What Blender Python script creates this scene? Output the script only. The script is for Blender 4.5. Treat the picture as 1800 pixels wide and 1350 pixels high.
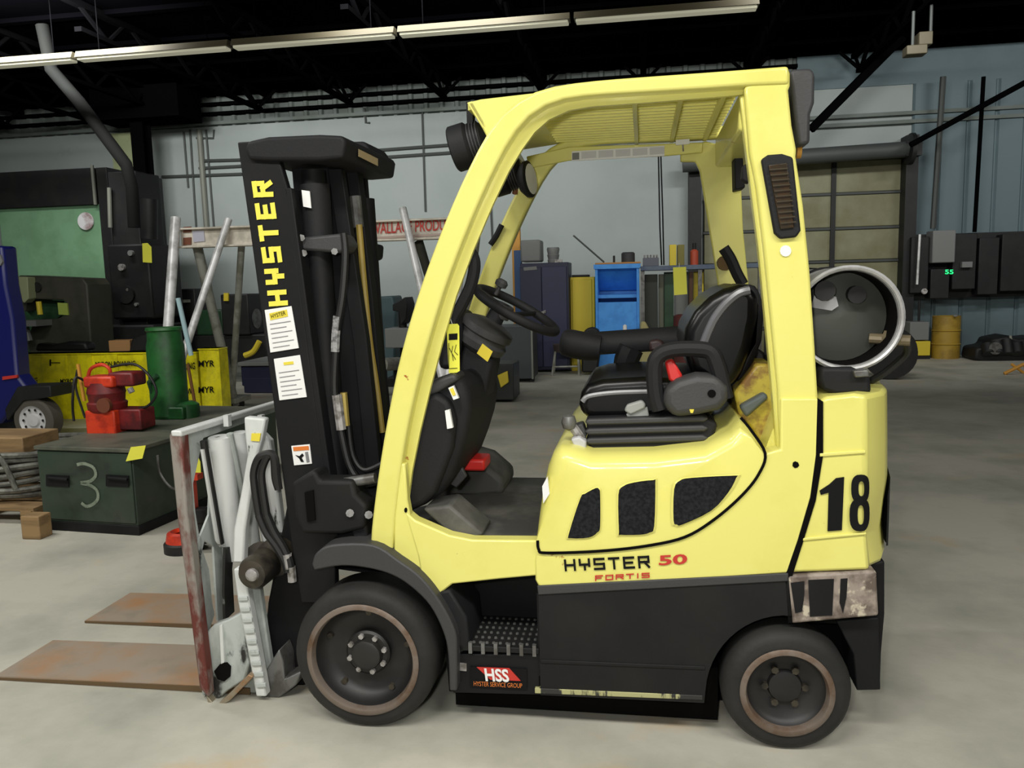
import bpy, bmesh, math, random
from mathutils import Vector, Matrix
R = math.radians
random.seed(7)
for o in list(bpy.data.objects): bpy.data.objects.remove(o)
SC = bpy.context.scene
COL = SC.collection

# ---------------------------------------------------------------- camera, light, exposure
FPX = 1430.0
yaw, pit, rol = R(9.3), R(7.2), R(1.5)
CP = Vector((0, -2.45, 1.5))
fw = Vector((-math.sin(yaw)*math.cos(pit), math.cos(yaw)*math.cos(pit), -math.sin(pit)))
r0 = Vector((math.cos(yaw), math.sin(yaw), 0)); u0 = r0.cross(fw)
cu = u0*math.cos(rol) + r0*math.sin(rol); cr = r0*math.cos(rol) - u0*math.sin(rol)
cam = bpy.data.cameras.new('camera'); co = bpy.data.objects.new('camera', cam); COL.objects.link(co)
cam.sensor_width = 36; cam.lens = 36*FPX/1800; cam.clip_start = .05; cam.clip_end = 100
co.matrix_world = Matrix(((cr.x, cu.x, -fw.x, CP.x), (cr.y, cu.y, -fw.y, CP.y), (cr.z, cu.z, -fw.z, CP.z), (0, 0, 0, 1)))
SC.camera = co
SC.view_settings.view_transform = 'Standard'; SC.view_settings.look = 'None'
SC.view_settings.gamma = 1; SC.view_settings.use_curve_mapping = False
SC.view_settings.exposure = 0.0
w = bpy.data.worlds.new('world'); SC.world = w; w.use_nodes = True
w.node_tree.nodes['Background'].inputs[0].default_value = (.85, .95, 1, 1)
w.node_tree.nodes['Background'].inputs[1].default_value = .035

def area(name, loc, target, sx, sy, power, color, spread=180):
    l = bpy.data.lights.new(name, 'AREA'); l.shape = 'RECTANGLE'; l.size = sx; l.size_y = sy
    l.energy = power; l.color = color; l.spread = R(spread)
    o = bpy.data.objects.new(name, l); COL.objects.link(o); o.location = loc
    o.rotation_euler = (Vector(target)-Vector(loc)).to_track_quat('-Z', 'Y').to_euler()
    return o
area('camera_flash', (-.12, -2.5, 1.62), (-.35, .5, .85), .10, .06, 23, (1, .99, .95))
for lx, lp in ((-4.6, 128), (-1.2, 152), (2.2, 135), (5.6, 95)): area('hall_lamp_front', (lx, -3.3, 4.9), (lx*.9, -.6, 0), 2.4, .5, lp, (1, .98, .92))
area('left_fill_light', (-5.2, 1.2, 5.0), (-5.2, 3.0, 0), 2.4, .3, 120, (1, 1, .95))  # unseen lamp added to brighten the floor and chest at left
for lx, lp in ((-7.5, 270), (-2.5, 150), (2.5, 120), (7.0, 110)):
    area('back_wall_fill_light', (lx, 7.0, 5.0), (lx, 13.0, 3.6), 2.4, .3, lp*.62, (1, 1, .97), 135)  # unseen lamps added to brighten the back wall, spread narrowed to spare the floor

# ---------------------------------------------------------------- pixel-to-place measurement
def ray(px, py): return fw + cr*((px-900)/FPX) + cu*((675-py)/FPX)
def P(px, py, Y):
    d = ray(px, py); return CP + d*((Y-CP.y)/d.y)
def G(px, py, Z=0):
    d = ray(px, py); return CP + d*((Z-CP.z)/d.z)
def XP(px, py, X):
    d = ray(px, py); return CP + d*((X-CP.x)/d.x)

# ---------------------------------------------------------------- materials
MT = {}
def lin(c):
    f = lambda v: v/12.92 if v <= .04045 else ((v+.055)/1.055)**2.4
    return tuple(f(v/255) for v in c) + (1,)
def mat(name, c, rough=.5, metal=0, c2=None, scale=6, lo=.45, hi=.6, bump=0, bscale=60, spec=.5, emit=0, c3=None, stretch=(1, 1, 1), coat=0, lo3=.58, hi3=.66, scale3=3):
    m = bpy.data.materials.new(name); m.use_nodes = True; nt = m.node_tree; N = nt.nodes; L = nt.links
    b = N['Principled BSDF']
    b.inputs['Base Color'].default_value = lin(c); b.inputs['Roughness'].default_value = rough
    b.inputs['Metallic'].default_value = metal; b.inputs['Specular IOR Level'].default_value = spec
    b.inputs['Coat Weight'].default_value = coat
    tc = N.new('ShaderNodeTexCoord'); mp = N.new('ShaderNodeMapping'); mp.inputs['Scale'].default_value = stretch
    L.new(tc.outputs['Object'], mp.inputs[0])
    cur = None
    for cc, s, l, h, sd in ((c2, scale, lo, hi, 0), (c3, scale3, lo3, hi3, 7.3)):
        if cc is None: continue
        n = N.new('ShaderNodeTexNoise'); n.inputs['Scale'].default_value = s; n.inputs['Detail'].default_value = 7
        n.inputs['Roughness'].default_value = .62
        mp2 = N.new('ShaderNodeMapping'); mp2.inputs['Location'].default_value = (sd, sd, sd); L.new(mp.outputs[0], mp2.inputs[0])
        L.new(mp2.outputs[0], n.inputs['Vector'])
        mr = N.new('ShaderNodeMapRange'); mr.inputs[1].default_value = l; mr.inputs[2].default_value = h
        L.new(n.outputs[0], mr.inputs[0])
        mx = N.new('ShaderNodeMix'); mx.data_type = 'RGBA'
        L.new(mr.outputs[0], mx.inputs[0])
        if cur is None: mx.inputs[6].default_value = lin(c)
        else: L.new(cur, mx.inputs[6])
        mx.inputs[7].default_value = lin(cc); cur = mx.outputs[2]
    if cur is not None: L.new(cur, b.inputs['Base Color'])
    if bump:
        n = N.new('ShaderNodeTexNoise'); n.inputs['Scale'].default_value = bscale; n.inputs['Detail'].default_value = 4
        L.new(tc.outputs['Object'], n.inputs['Vector'])
        bm = N.new('ShaderNodeBump'); bm.inputs['Strength'].default_value = bump; bm.inputs['Distance'].default_value = .01
        L.new(n.outputs[0], bm.inputs['Height']); L.new(bm.outputs[0], b.inputs['Normal'])
    if emit:
        b.inputs['Emission Color'].default_value = lin(c); b.inputs['Emission Strength'].default_value = emit
    MT[name] = m; return m
yel = mat('forklift_yellow', (228, 222, 122), .32, c2=(218, 211, 108), scale=2.5, lo=.5, hi=.75, c3=(176, 138, 62), lo3=.70, hi3=.74, scale3=16, coat=.25)
yroof = mat('guard_yellow', (228, 222, 122), .35, c2=(219, 212, 108), scale=3, lo=.5, hi=.75, c3=(165, 92, 40), lo3=.70, hi3=.73, scale3=11, coat=.25)
ydark = mat('seam_dark', (10, 9, 9), .9, spec=.1)
blk = mat('black_paint', (20, 20, 22), .62, spec=.25, c2=(28, 28, 29), scale=5, lo=.5, hi=.75)
blkw = mat('black_paint_scuffed', (25, 25, 26), .62, spec=.25, c2=(33, 33, 32), scale=4, lo=.45, hi=.7, c3=(120, 118, 112), scale3=9, lo3=.70, hi3=.75)
plas = mat('black_plastic', (30, 30, 32), .62, spec=.25, bump=.08, bscale=150)
plasg = mat('dark_grey_plastic', (56, 56, 57), .55, bump=.1, bscale=120)
vinyl = mat('black_vinyl', (9, 9, 11), .3, c2=(13, 13, 14), scale=8, spec=.35)
rub = mat('tyre_rubber', (38, 38, 37), .62, spec=.25, c2=(50, 49, 47), scale=5, lo=.4, hi=.7, bump=.12, bscale=60)
rustrim = mat('rusty_rim_edge', (120, 108, 98), .6, c2=(96, 72, 52), scale=7, lo=.45, hi=.62, metal=.3)
dish = mat('wheel_dish_black', (24, 24, 25), .5, c2=(34, 33, 31), scale=6)
studm = mat('bare_steel', (165, 162, 160), .35, metal=.3, c2=(110, 106, 100), scale=25)
wht = mat('scraped_white_paint', (214, 216, 214), .4, c2=(188, 192, 188), scale=4, lo=.45, hi=.7, c3=(52, 52, 50), scale3=8, lo3=.63, hi3=.67, stretch=(1, 1, .5))
greyw = mat('dirty_pale_grey_paint', (176, 182, 178), .45, c2=(120, 128, 120), scale=6, lo=.45, hi=.68, c3=(34, 34, 33), scale3=7, lo3=.6, hi3=.66, stretch=(1, 1, .5))
rustbar = mat('rusted_red_steel', (104, 52, 44), .6, metal=.2, c2=(146, 140, 132), scale=7, lo=.46, hi=.56, stretch=(1, 1, .4))
platen = mat('rusty_platen_steel', (152, 138, 122), .5, c2=(164, 122, 84), scale=3.2, lo=.46, hi=.7, c3=(136, 128, 114), scale3=5, lo3=.52, hi3=.7)
platedge = mat('platen_edge', (96, 76, 50), .6)
hose = mat('hose_rubber', (26, 26, 26), .5)
steel = mat('grey_steel', (120, 120, 118), .45, metal=.5, c2=(90, 88, 84), scale=12)
greasy = mat('greasy_steel', (72, 66, 56), .45, metal=.4, c2=(38, 35, 32), scale=10)
alu = mat('tank_aluminium', (186, 186, 186), .4, metal=.35, c2=(160, 160, 158), scale=8)
tankg = mat('tank_end_grey', (66, 68, 62), .55)
amber = mat('lamp_lens_amber', (44, 34, 16), .3, c2=(60, 40, 16), scale=20)
red = mat('red_plastic', (206, 44, 40), .4)
redp = mat('red_pump_paint', (214, 62, 30), .45, c2=(170, 44, 26), scale=8)
dred = mat('dark_red_paint', (120, 30, 30), .5, c2=(80, 24, 26), scale=8)
label = mat('sticker_white', (232, 232, 230), .5)
labely = mat('sticker_yellow', (226, 208, 70), .5)
tagy = mat('tag_yellow', (238, 236, 80), .55)
ink = mat('printed_black', (14, 14, 16), .7, spec=.2)
inkg = mat('printed_grey', (120, 120, 122), .6)
inkr = mat('printed_red', (190, 50, 40), .6)
orange = mat('printed_orange', (212, 118, 48), .6)
logo = mat('logo_yellow', (238, 224, 84), .5)
worn = mat('worn_bare_strip', (150, 138, 128), .6, c2=(96, 84, 76), scale=14, lo=.42, hi=.6, c3=(190, 180, 160), scale3=20, lo3=.56, hi3=.62)
mattf = mat('floor_mat_rubber', (60, 60, 58), .7, c2=(96, 95, 90), scale=5, lo=.45, hi=.7)
mesh_ = mat('grille_mesh_black', (15, 16, 18), .8, spec=.2, c2=(34, 35, 38), scale=90, lo=.4, hi=.6)
concrete = mat('concrete', (184, 181, 168), .62, c2=(152, 152, 140), scale=1.3, lo=.42, hi=.68, c3=(190, 168, 132), scale3=1.6, lo3=.6, hi3=.76, bump=.12, bscale=24)
wallm = mat('wall_paint', (158, 166, 164), .8, c2=(148, 157, 155), scale=.6, lo=.4, hi=.7, c3=(120, 128, 124), scale3=.8, lo3=.62, hi3=.85)
siding = mat('siding_grey', (110, 118, 114), .7, c2=(94, 102, 96), scale=.7)
sidingb = mat('siding_blue_grey', (100, 118, 124), .65, c2=(90, 106, 110), scale=.6)
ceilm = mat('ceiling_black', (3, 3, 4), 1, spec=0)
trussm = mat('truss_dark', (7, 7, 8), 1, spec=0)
doorm = mat('door_panel_yellowed', (132, 132, 104), .6, c2=(112, 108, 76), scale=1.4, lo=.4, hi=.65)
dark = mat('dark_machine', (15, 15, 17), .6, c2=(24, 24, 23), scale=4)
navy = mat('navy_cabinet', (32, 36, 62), .5)
navy2 = mat('navy_truck', (16, 22, 92), .4)
bluep = mat('bright_blue_paint', (74, 158, 240), .5, c2=(62, 142, 226), scale=4)
gold = mat('cabinet_gold', (214, 192, 52), .5)
greenm = mat('machine_green', (112, 152, 118), .6, c2=(100, 138, 104), scale=1.5)
greend = mat('dark_green_paint', (34, 70, 42), .5, c2=(28, 56, 34), scale=3)
greenj = mat('jack_green', (28, 88, 36), .45, c2=(20, 64, 28), scale=6)
chestm = mat('chest_green', (46, 62, 48), .55, c2=(58, 64, 56), scale=3, lo=.4, hi=.7, c3=(30, 34, 30), scale3=3, lo3=.55, hi3=.75)
chesttop = mat('chest_top_worn', (92, 92, 80), .55, c2=(72, 76, 66), scale=4)
chalk = mat('chalk_paint', (130, 140, 122), .8, c2=(96, 108, 92), scale=12)
olive = mat('olive_machine', (66, 66, 56), .6, c2=(54, 54, 46), scale=3)
film = mat('yellow_film', (244, 232, 30), .35, c2=(206, 196, 28), scale=4, coat=.3)
galv = mat('galvanised_tube', (228, 228, 228), .35, metal=.1, c2=(180, 180, 178), scale=5)
galvd = mat('dull_tube', (150, 150, 142), .5, metal=.05, c2=(118, 118, 106), scale=5)
beam = mat('beam_cream', (226, 218, 204), .5, c2=(186, 180, 166), scale=4)
wood = mat('wood', (150, 122, 84), .7, c2=(122, 98, 66), scale=6, stretch=(.3, 1, 3))
card = mat('cardboard', (156, 116, 72), .8)
cable = mat('wire_rope', (112, 112, 104), .5, metal=.3, c2=(84, 84, 78), scale=20)
orangep = mat('orange_paint', (196, 140, 50), .5)
drumm = mat('drum_ochre', (168, 138, 50), .5, c2=(140, 112, 44), scale=3)
greyb = mat('grey_box', (118, 120, 118), .6)
led = mat('green_display', (40, 230, 130), .4, emit=1.2)
tube = mat('fluorescent_diffuser', (150, 148, 128), .6, emit=.75)
fixt = mat('fixture_housing', (80, 74, 56), .6)
pipem = mat('conduit_grey', (64, 68, 66), .6)
pipel = mat('conduit_light', (120, 122, 112), .6)
paperw = mat('white_disc', (214, 214, 216), .4, c2=(150, 130, 130), scale=3)

# ---------------------------------------------------------------- mesh building
class B:
    def __init__(s): s.v = []; s.f = []
    def add(s, vs, fs):
        n = len(s.v); s.v += [Vector(v) for v in vs]; s.f += [tuple(i+n for i in f) for f in fs]; return s
    def hexa(s, c): return s.add(c, [(0, 3, 2, 1), (4, 5, 6, 7), (0, 1, 5, 4), (1, 2, 6, 5), (2, 3, 7, 6), (3, 0, 4, 7)])
    def box(s, x0, x1, y0, y1, z0, z1):
        return s.hexa([(x0, y0, z0), (x1, y0, z0), (x1, y1, z0), (x0, y1, z0), (x0, y0, z1), (x1, y0, z1), (x1, y1, z1), (x0, y1, z1)])
    def cyl(s, a, b, r, n=16, r2=None, caps=True):
        a = Vector(a); b = Vector(b); d = (b-a).normalized(); r2 = r if r2 is None else r2
        p = d.orthogonal().normalized(); q = d.cross(p)
        vs = [c + (p*math.cos(t)+q*math.sin(t))*rr for c, rr in ((a, r), (b, r2)) for t in [2*math.pi*i/n for i in range(n)]]
        fs = [(i, (i+1) % n, n+(i+1) % n, n+i) for i in range(n)]
        if caps: fs += [tuple(range(n))[::-1], tuple(range(n, 2*n))]
        return s.add(vs, fs)
    def lathe(s, c, axis, prof, n=40, closed=False):
        """prof: (offset along axis, radius)"""
        c = Vector(c); d = Vector(axis).normalized(); p = d.orthogonal().normalized(); q = d.cross(p); m = len(prof)
        vs = [c + d*o + (p*math.cos(2*math.pi*i/n)+q*math.sin(2*math.pi*i/n))*r for o, r in prof for i in range(n)]
        fs = []
        for k in range(m if closed else m-1):
            k2 = (k+1) % m
            for i in range(n): fs.append((k*n+i, k*n+(i+1) % n, k2*n+(i+1) % n, k2*n+i))
        return s.add(vs, fs)
    def tube(s, pts, r, n=8, closed=False, flat=1.0):
        pts = [Vector(p) for p in pts]; m = len(pts); vs = []; up = None
        for i, p in enumerate(pts):
            if closed: t = pts[(i+1) % m]-pts[i-1]
            else: t = pts[min(i+1, m-1)]-pts[max(i-1, 0)]
            t.normalize()
            if up is None: up = t.orthogonal().normalized()
            up = (up - t*up.dot(t)).normalized(); q = t.cross(up)
            rr = r[i] if isinstance(r, (list, tuple)) else r
            vs += [p + (up*math.cos(2*math.pi*k/n)+q*math.sin(2*math.pi*k/n)*flat)*rr for k in range(n)]
        fs = []
        for i in range(m if closed else m-1):
            j = (i+1) % m
            for k in range(n): fs.append((i*n+k, i*n+(k+1) % n, j*n+(k+1) % n, j*n+k))
        if not closed: fs += [tuple(range(n))[::-1], tuple(range((m-1)*n, m*n))]
        return s.add(vs, fs)
    def prism(s, pts, d):
        """pts: planar 3D outline, d: extrusion vector"""
        pts = [Vector(p) for p in pts]; d = Vector(d); n = len(pts)
        return s.add(pts+[p+d for p in pts], [tuple(range(n)), tuple(range(2*n-1, n-1, -1))]+[(i, n+i, n+(i+1) % n, (i+1) % n) for i in range(n)])
    def loft(s, a, b):
        a = [Vector(p) for p in a]; b = [Vector(p) for p in b]; n = len(a)
        return s.add(a+b, [tuple(range(n)), tuple(range(2*n-1, n-1, -1))]+[(i, n+i, n+(i+1) % n, (i+1) % n) for i in range(n)])
def smooth_path(pts, k=6, closed=False):
    pts = [Vector(p) for p in pts]; out = []; n = len(pts)
    rng = range(n) if closed else range(n-1)
    for i in rng:
        if closed: a, b, c, d = pts[i-1], pts[i], pts[(i+1) % n], pts[(i+2) % n]
        else: a, b, c, d = pts[max(i-1, 0)], pts[i], pts[i+1], pts[min(i+2, n-1)]
        for j in range(k):
            t = j/k
            out.append(.5*((2*b)+(c-a)*t+(2*a-5*b+4*c-d)*t*t+(3*b-a-3*c+d)*t**3))
    if not closed: out.append(pts[-1])
    return out
def worldloc(o):
    v = Vector((0, 0, 0))
    while o: v += Vector(o.location); o = o.parent
    return v
def make(name, b, m, parent=None, bevel=0, seg=2, ang=35, lab=None, kind=None):
    off = worldloc(parent) if parent else Vector((0, 0, 0))
    me = bpy.data.meshes.new(name)
    me.from_pydata([tuple(v-off) for v in b.v], [], b.f)
    bm = bmesh.new(); bm.from_mesh(me); bmesh.ops.recalc_face_normals(bm, faces=bm.faces); bm.to_mesh(me); bm.free()
    me.materials.append(m)
    me.shade_smooth(); me.set_sharp_from_angle(angle=R(ang))
    o = bpy.data.objects.new(name, me); COL.objects.link(o); o.parent = parent
    if bevel:
        md = o.modifiers.new('bevel', 'BEVEL'); md.width = bevel; md.segments = seg; md.limit_method = 'ANGLE'; md.angle_limit = R(40)
        md.harden_normals = False
    if lab: o['label'] = lab
    if kind: o['kind'] = kind
    return o
def root(name, loc, lab, cat, group=None):
    o = bpy.data.objects.new(name, None); COL.objects.link(o); o.location = loc; o.empty_display_size = .1
    o['label'] = lab; o['category'] = cat
    if group: o['group'] = group
    return o
def tag1(o, lab, cat, group=None):
    o['label'] = lab; o['category'] = cat
    if group: o['group'] = group
    return o
def pp(px, Y): return [P(x, y, Y) for x, y in px]
def pprism(px, y0, y1): return B().prism(pp(px, y0), (0, y1-y0, 0))
def mpx(px, Y, k=5): return smooth_path(pp(px, Y), k)
def struct(name, b, m, parent=None, **k):
    o = make(name, b, m, parent, **k)
    if not parent: o['kind'] = 'structure'
    return o
FONTC = {}
def textgeo(txt, bold=0):
    key = (txt, bold)
    if key in FONTC: return FONTC[key]
    cu_ = bpy.data.curves.new('t', 'FONT'); cu_.body = txt; cu_.offset = bold; cu_.resolution_u = 3
    o = bpy.data.objects.new('t', cu_); COL.objects.link(o)
    dg = bpy.context.evaluated_depsgraph_get(); me = o.evaluated_get(dg).to_mesh()
    vs = [v.co.copy() for v in me.vertices]; fs = [tuple(p.vertices) for p in me.polygons]
    o.evaluated_get(dg).to_mesh_clear()
    bpy.data.objects.remove(o); bpy.data.curves.remove(cu_)
    x0 = min(v.x for v in vs); x1 = max(v.x for v in vs); y0 = min(v.y for v in vs); y1 = max(v.y for v in vs)
    r = ([((v.x-x0)/(x1-x0), (v.y-y0)/(y1-y0)) for v in vs], fs); FONTC[key] = r; return r
def quadmap(uv, q):
    """q: bottom-left, bottom-right, top-right, top-left"""
    a, b, c, d = [Vector(v) for v in q]
    return [a.lerp(b, u).lerp(d.lerp(c, u), v) for u, v in uv]
def text(name, txt, q, m, parent, bold=0, lab=None, off=(0, -.002, 0)):
    uv, fs = textgeo(txt, bold); b = B(); o_ = Vector(off)
    b.add([v+o_ for v in quadmap(uv, q)], fs)
    return make(name, b, m, parent, lab=lab)
def strokes(b, segs, q, th, off=(0, -.002, 0)):
    """segs: polylines in unit box (u right, v up), flat strokes of thickness th (unit of v) mapped on quad q; th may be (tu,tv)"""
    tu, tv = th if isinstance(th, tuple) else (th, th)
    o_ = Vector(off)
    for pl in segs:
        for (u0_, v0_), (u1, v1) in zip(pl[:-1], pl[1:]):
            dx, dy = (u1-u0_)/tu, (v1-v0_)/tv; L = math.hypot(dx, dy) or 1; dx /= L; dy /= L
            ex, ey = dx*.5*tu, dy*.5*tv; nx, ny = -dy*.5*tu, dx*.5*tv
            uv = [(u0_-ex+nx, v0_-ey+ny), (u0_-ex-nx, v0_-ey-ny), (u1+ex-nx, v1+ey-ny), (u1+ex+nx, v1+ey+ny)]
            ez = Vector((0, -.00025*(len(b.v)//4 % 5), 0))
            b.add([p+o_+ez for p in quadmap(uv, q)], [(0, 1, 2, 3)])
    return b
LET = {'H': [[(0, 0), (0, 1)], [(1, 0), (1, 1)], [(0, .5), (1, .5)]],
       'Y': [[(0, 1), (0, .5), (1, .5)], [(1, 1), (1, .35)], [(.5, .5), (.5, 0)]],
       'S': [[(1, 1), (0, 1), (0, .5), (1, .5), (1, 0), (0, 0)]],
       'T': [[(0, 1), (1, 1)], [(.5, 1), (.5, 0)]],
       'E': [[(1, 1), (0, 1), (0, 0), (1, 0)], [(0, .5), (.85, .5)]],
       'R': [[(0, 0), (0, 1), (1, 1), (1, .5), (0, .5)], [(.55, .5), (1, 0)]],
       'F': [[(0, 0), (0, 1), (1, 1)], [(0, .5), (.8, .5)]],
       'O': [[(0, 0), (0, 1), (1, 1), (1, 0), (0, 0)]],
       'I': [[(.5, 0), (.5, 1)]]}
def word(b, s, q, th, slant=0.0, gap=.28, widths={}):
    ws = [widths.get(c, 1) for c in s]; tot = sum(ws)+gap*(len(s)-1); x = 0
    for c, w_ in zip(s, ws):
        segs = [[((x+th[0]*tot/2+u*(w_-th[0]*tot))/tot+slant*v/tot, th[1]/2+v*(1-th[1])) for u, v in pl] for pl in LET[c]]
        strokes(b, segs, q, th); x += w_+gap
    return b
def qpx(l, Y): return [P(x, y, Y) for x, y in l]

# ================================================================ SETTING
YW = 13.0
floor = struct('floor', B().box(-14, 14, -8, YW, -.2, 0), concrete)
ZT = P(450, 218, YW).z
b = B().box(-14, P(1605, 300, YW).x, YW, YW+.3, 0, ZT)
wall = struct('wall_back', b, wallm)
bl = B()
for k in range(1, 18): bl.box(-14, P(1235, 300, YW).x, YW-.004, YW, k*.24-.004, k*.24+.004)
# upper siding with horizontal girts
b = B().box(-14, 14, YW+.05, YW+.3, ZT, 5.5); struct('wall_back_upper', b, siding)
def rib_run(name, x0, x1, z0, z1, step, m, parent):
    b = B(); x = x0
    while x < x1:
        b.prism([(x, YW+.05, z0), (x+.03, YW-.0, z0), (x+.09, YW-.0, z0), (x+.12, YW+.05, z0)], (0, 0, z1-z0)); x += step
    return make(name, b, m, parent, kind='stuff')
wu = bpy.data.objects['wall_back_upper']
rib_run('siding_rib', -14, P(1400, 150, YW).x, ZT, 5.25, .3, siding, wu)
for k, z in enumerate((ZT+.02, ZT+.2, ZT+.38)):
    make('girt', B().box(-14, P(1400, 150, YW).x, YW-.1, YW+.02, z, z+.06), trussm if k else siding, wu)
xr = P(1600, 300, YW).x
wr = struct('wall_back_siding', B().box(xr, 14, YW-.02, YW+.3, 0, ZT), sidingb)
x = xr
while x < 11:
    make('siding_panel', B().prism([(x, YW-.02, .0), (x+.03, YW-.06, 0), (x+.40, YW-.06, 0), (x+.43, YW-.02, 0)], (0, 0, ZT)), sidingb, wr); x += .45
wru = struct('wall_back_siding_upper', B().box(P(1400, 150, YW).x, 14, YW-.03, YW+.05, ZT, 5.25), sidingb)
for z in (P(1600, 200, YW).z, P(1600, 215, YW).z): make('girt', B().box(P(1415, 150, YW).x, 14, YW-.12, YW-.03, z-.03, z+.03), siding, wru)
struct('wall_left', B().box(-14.3, -14, -8, YW+.3, 0, 5.5), siding)
struct('wall_right', B().box(14, 14.3, -8, YW+.3, 0, 5.5), siding)
ZC = 5.25
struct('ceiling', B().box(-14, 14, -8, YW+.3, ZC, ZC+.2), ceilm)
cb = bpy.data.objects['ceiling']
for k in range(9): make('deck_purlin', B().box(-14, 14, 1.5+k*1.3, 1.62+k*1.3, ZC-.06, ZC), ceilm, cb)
# ceiling joists running away from the viewer, seen on their open webs
jx = [P(455-161*5, 225, 12.7).x+0, 0]
spacing = P(785, 168, 12.6).x-P(620, 178, 12.6).x
xj0 = P(458, 192, 12.6).x
def joist(x, last):
    t = root('roof_joist', (x, 9, ZC-.35), 'dark open-web steel roof joist running to the back wall, %s from the left' % ('first second third fourth fifth sixth seventh eighth ninth tenth'.split()[last+3]), 'roof joist', 'roof joists under the black ceiling')
    zb = P(458, 192, 12.6).z
    make('bottom_chord', B().box(x-.05, x+.05, 7.5, 12.6, zb-.03, zb+.03), trussm, t)
    make('top_chord', B().box(x-.05, x+.05, 2, 13, ZC-.1, ZC-.02), trussm, t)
    for k in range(5):
        y = 12.5-k*1.1
        make('web', B().cyl((x, y, zb), (x, y-.55, ZC-.06), .035, 6), trussm, t)
        make('web', B().cyl((x, y, zb), (x, y+.4, ZC-.06), .03, 6), trussm, t)
    for s in (-1, 1): make('end_brace', B().cyl((x, 12.5, zb), (x+s*.32, 12.6, ZC-.05), .03, 6), trussm, t)
for k in range(-3, 7): joist(xj0+k*spacing, k)
# long unlit-looking fluorescent row
ZL = 4.5; YL = G(675, 62, ZL).y
fx = [G(0, 132, ZL).x-.6-1.7] + [G(p, q, ZL).x for p, q in ((157, 112), (417, 88), (701, 63), (1004, 30), (1342, 0))]
pos = ['leftmost', 'second from the left', 'third from the left', 'fourth from the left', 'rightmost']
for k in range(5):
    a, c = fx[k]+.025, fx[k+1]-.025
    t = root('strip_light', ((a+c)/2, YL, ZL), 'long pale fluorescent strip light under the black ceiling, %s in the row' % pos[k], 'light', 'fluorescent strip lights in one row')
    make('housing', B().prism([(a, YL-.09, ZL), (a, YL+.09, ZL), (a, YL+.05, ZL+.08), (a, YL-.05, ZL+.08)], (c-a, 0, 0)), fixt, t)
    make('diffuser', B().box(a+.02, c-.02, YL-.07, YL+.07, ZL-.035, ZL), tube, t, bevel=.01)
    for xx in (a+.3, c-.3): make('hanger', B().cyl((xx, YL, ZL+.08), (xx, YL, ZC), .006, 6), trussm, t)
# wall pipes
def pipes(name, lab, runs, r, m, Y=None, cat='pipe', group=None):
    Y = YW-r+.002 if Y is None else Y
    for i, pl in enumerate(runs):
        b = B().tube([P(x, y, Y) for x, y in pl], r, 8)
        o = make(name, b, m); tag1(o, lab[i], cat, group)
pipes('conduit', ['thin grey vertical conduit left of the pipe cluster on the back wall', 'dark vertical conduit just left of the thick pale wall pipe', 'thickest pale vertical pipe in the cluster behind the mast', 'thin vertical conduit, rightmost of the cluster left of the mast'],
      [[(323, 232), (331, 330)], [(334, 228), (345, 400)], ], .02, pipem)
pipes('wall_pipe', ['thickest pale vertical pipe on the back wall left of the mast', ], [[(350, 228), (363, 400)]], .055, pipel)
pipes('conduit', ['thin vertical conduit on the back wall, rightmost left of the mast', 'short hooked conduit high on the back wall left of the mast'], [[(362, 228), (376, 400)], [(345, 243), (375, 243), (376, 228)]], .02, pipem)
pipes('horizontal_pipe', ['upper of two dark horizontal pipes left of the mast', 'lower of two dark horizontal pipes left of the mast', 'upper thin horizontal pipe right of the mast on the back wall', 'lower thin horizontal pipe right of the mast on the back wall', 'long thin seam pipe low across the left back wall'],
      [[(350, 283), (425, 281)], [(350, 296), (425, 292)], [(640, 266), (830, 252)], [(640, 279), (830, 266)], [(285, 311), (425, 306)]], .03, pipem, cat='pipe')
pipes('hanging_cable', ['left of two black cables hanging in front of the back wall', 'right of two black cables hanging in front of the back wall'], [[(1157, 255), (1160, 400), (1163, 466)], [(1161, 255), (1165, 380), (1167, 466)]], .012, ink, Y=11.2, cat='cable')
pipes('thin_conduit', ['thin vertical conduit on the wall behind the front guard leg', 'thin black conduit beside the lower work lamp', 'small hook pipe high on the wall right of the mast'], [[(742, 190), (748, 372)], [(850, 190), (862, 340), (868, 480)], [(641, 190), (643, 216), (650, 216)]], .02, pipem)
# black column and braces at left
t = root('steel_column', (P(255, 300, 12).x, 12.0, 0), 'black steel building column at the left of the back wall', 'column')
x0, x1 = P(243, 300, 12).x, P(264, 300, 12).x
make('flange', B().box(x0, x1, 11.85, 11.88, 0, ZC), trussm, t); make('flange', B().box(x0, x1, 12.1, 12.13, 0, ZC), trussm, t)
make('web', B().box((x0+x1)/2-.02, (x0+x1)/2+.02, 11.88, 12.1, 0, ZC), trussm, t)
make('cap_plate', B().box(x0-.6, x1+.9, 11.6, 12.4, P(250, 215, 12).z, ZC-.05), trussm, t)
o = make('exhaust_duct', B().tube([Vector((P(80, 110, 8.2).x, 8.2, ZC-.06)), P(90, 122, 8.2), P(140, 180, 8.2), P(222, 290, 8.2), P(232, 330, 8.2), P(236, 400, 8.2)], .085, 12), mat('duct_grey', (28, 29, 28), .8, spec=.1))
tag1(o, 'bent dark grey duct dropping from the ceiling to the black machine at left', 'duct')
o = make('tan_wall_panel', B().box(P(200, 300, 12.6).x, P(245, 300, 12.6).x, 12.6, 12.65, P(240, 310, 12.6).z, P(240, 232, 12.6).z), mat('panel_olive_tan', (150, 158, 120), .7, c2=(130, 140, 100), scale=2))
tag1(o, 'pale olive wall panel behind the slanting duct at upper left', 'panel')
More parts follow.
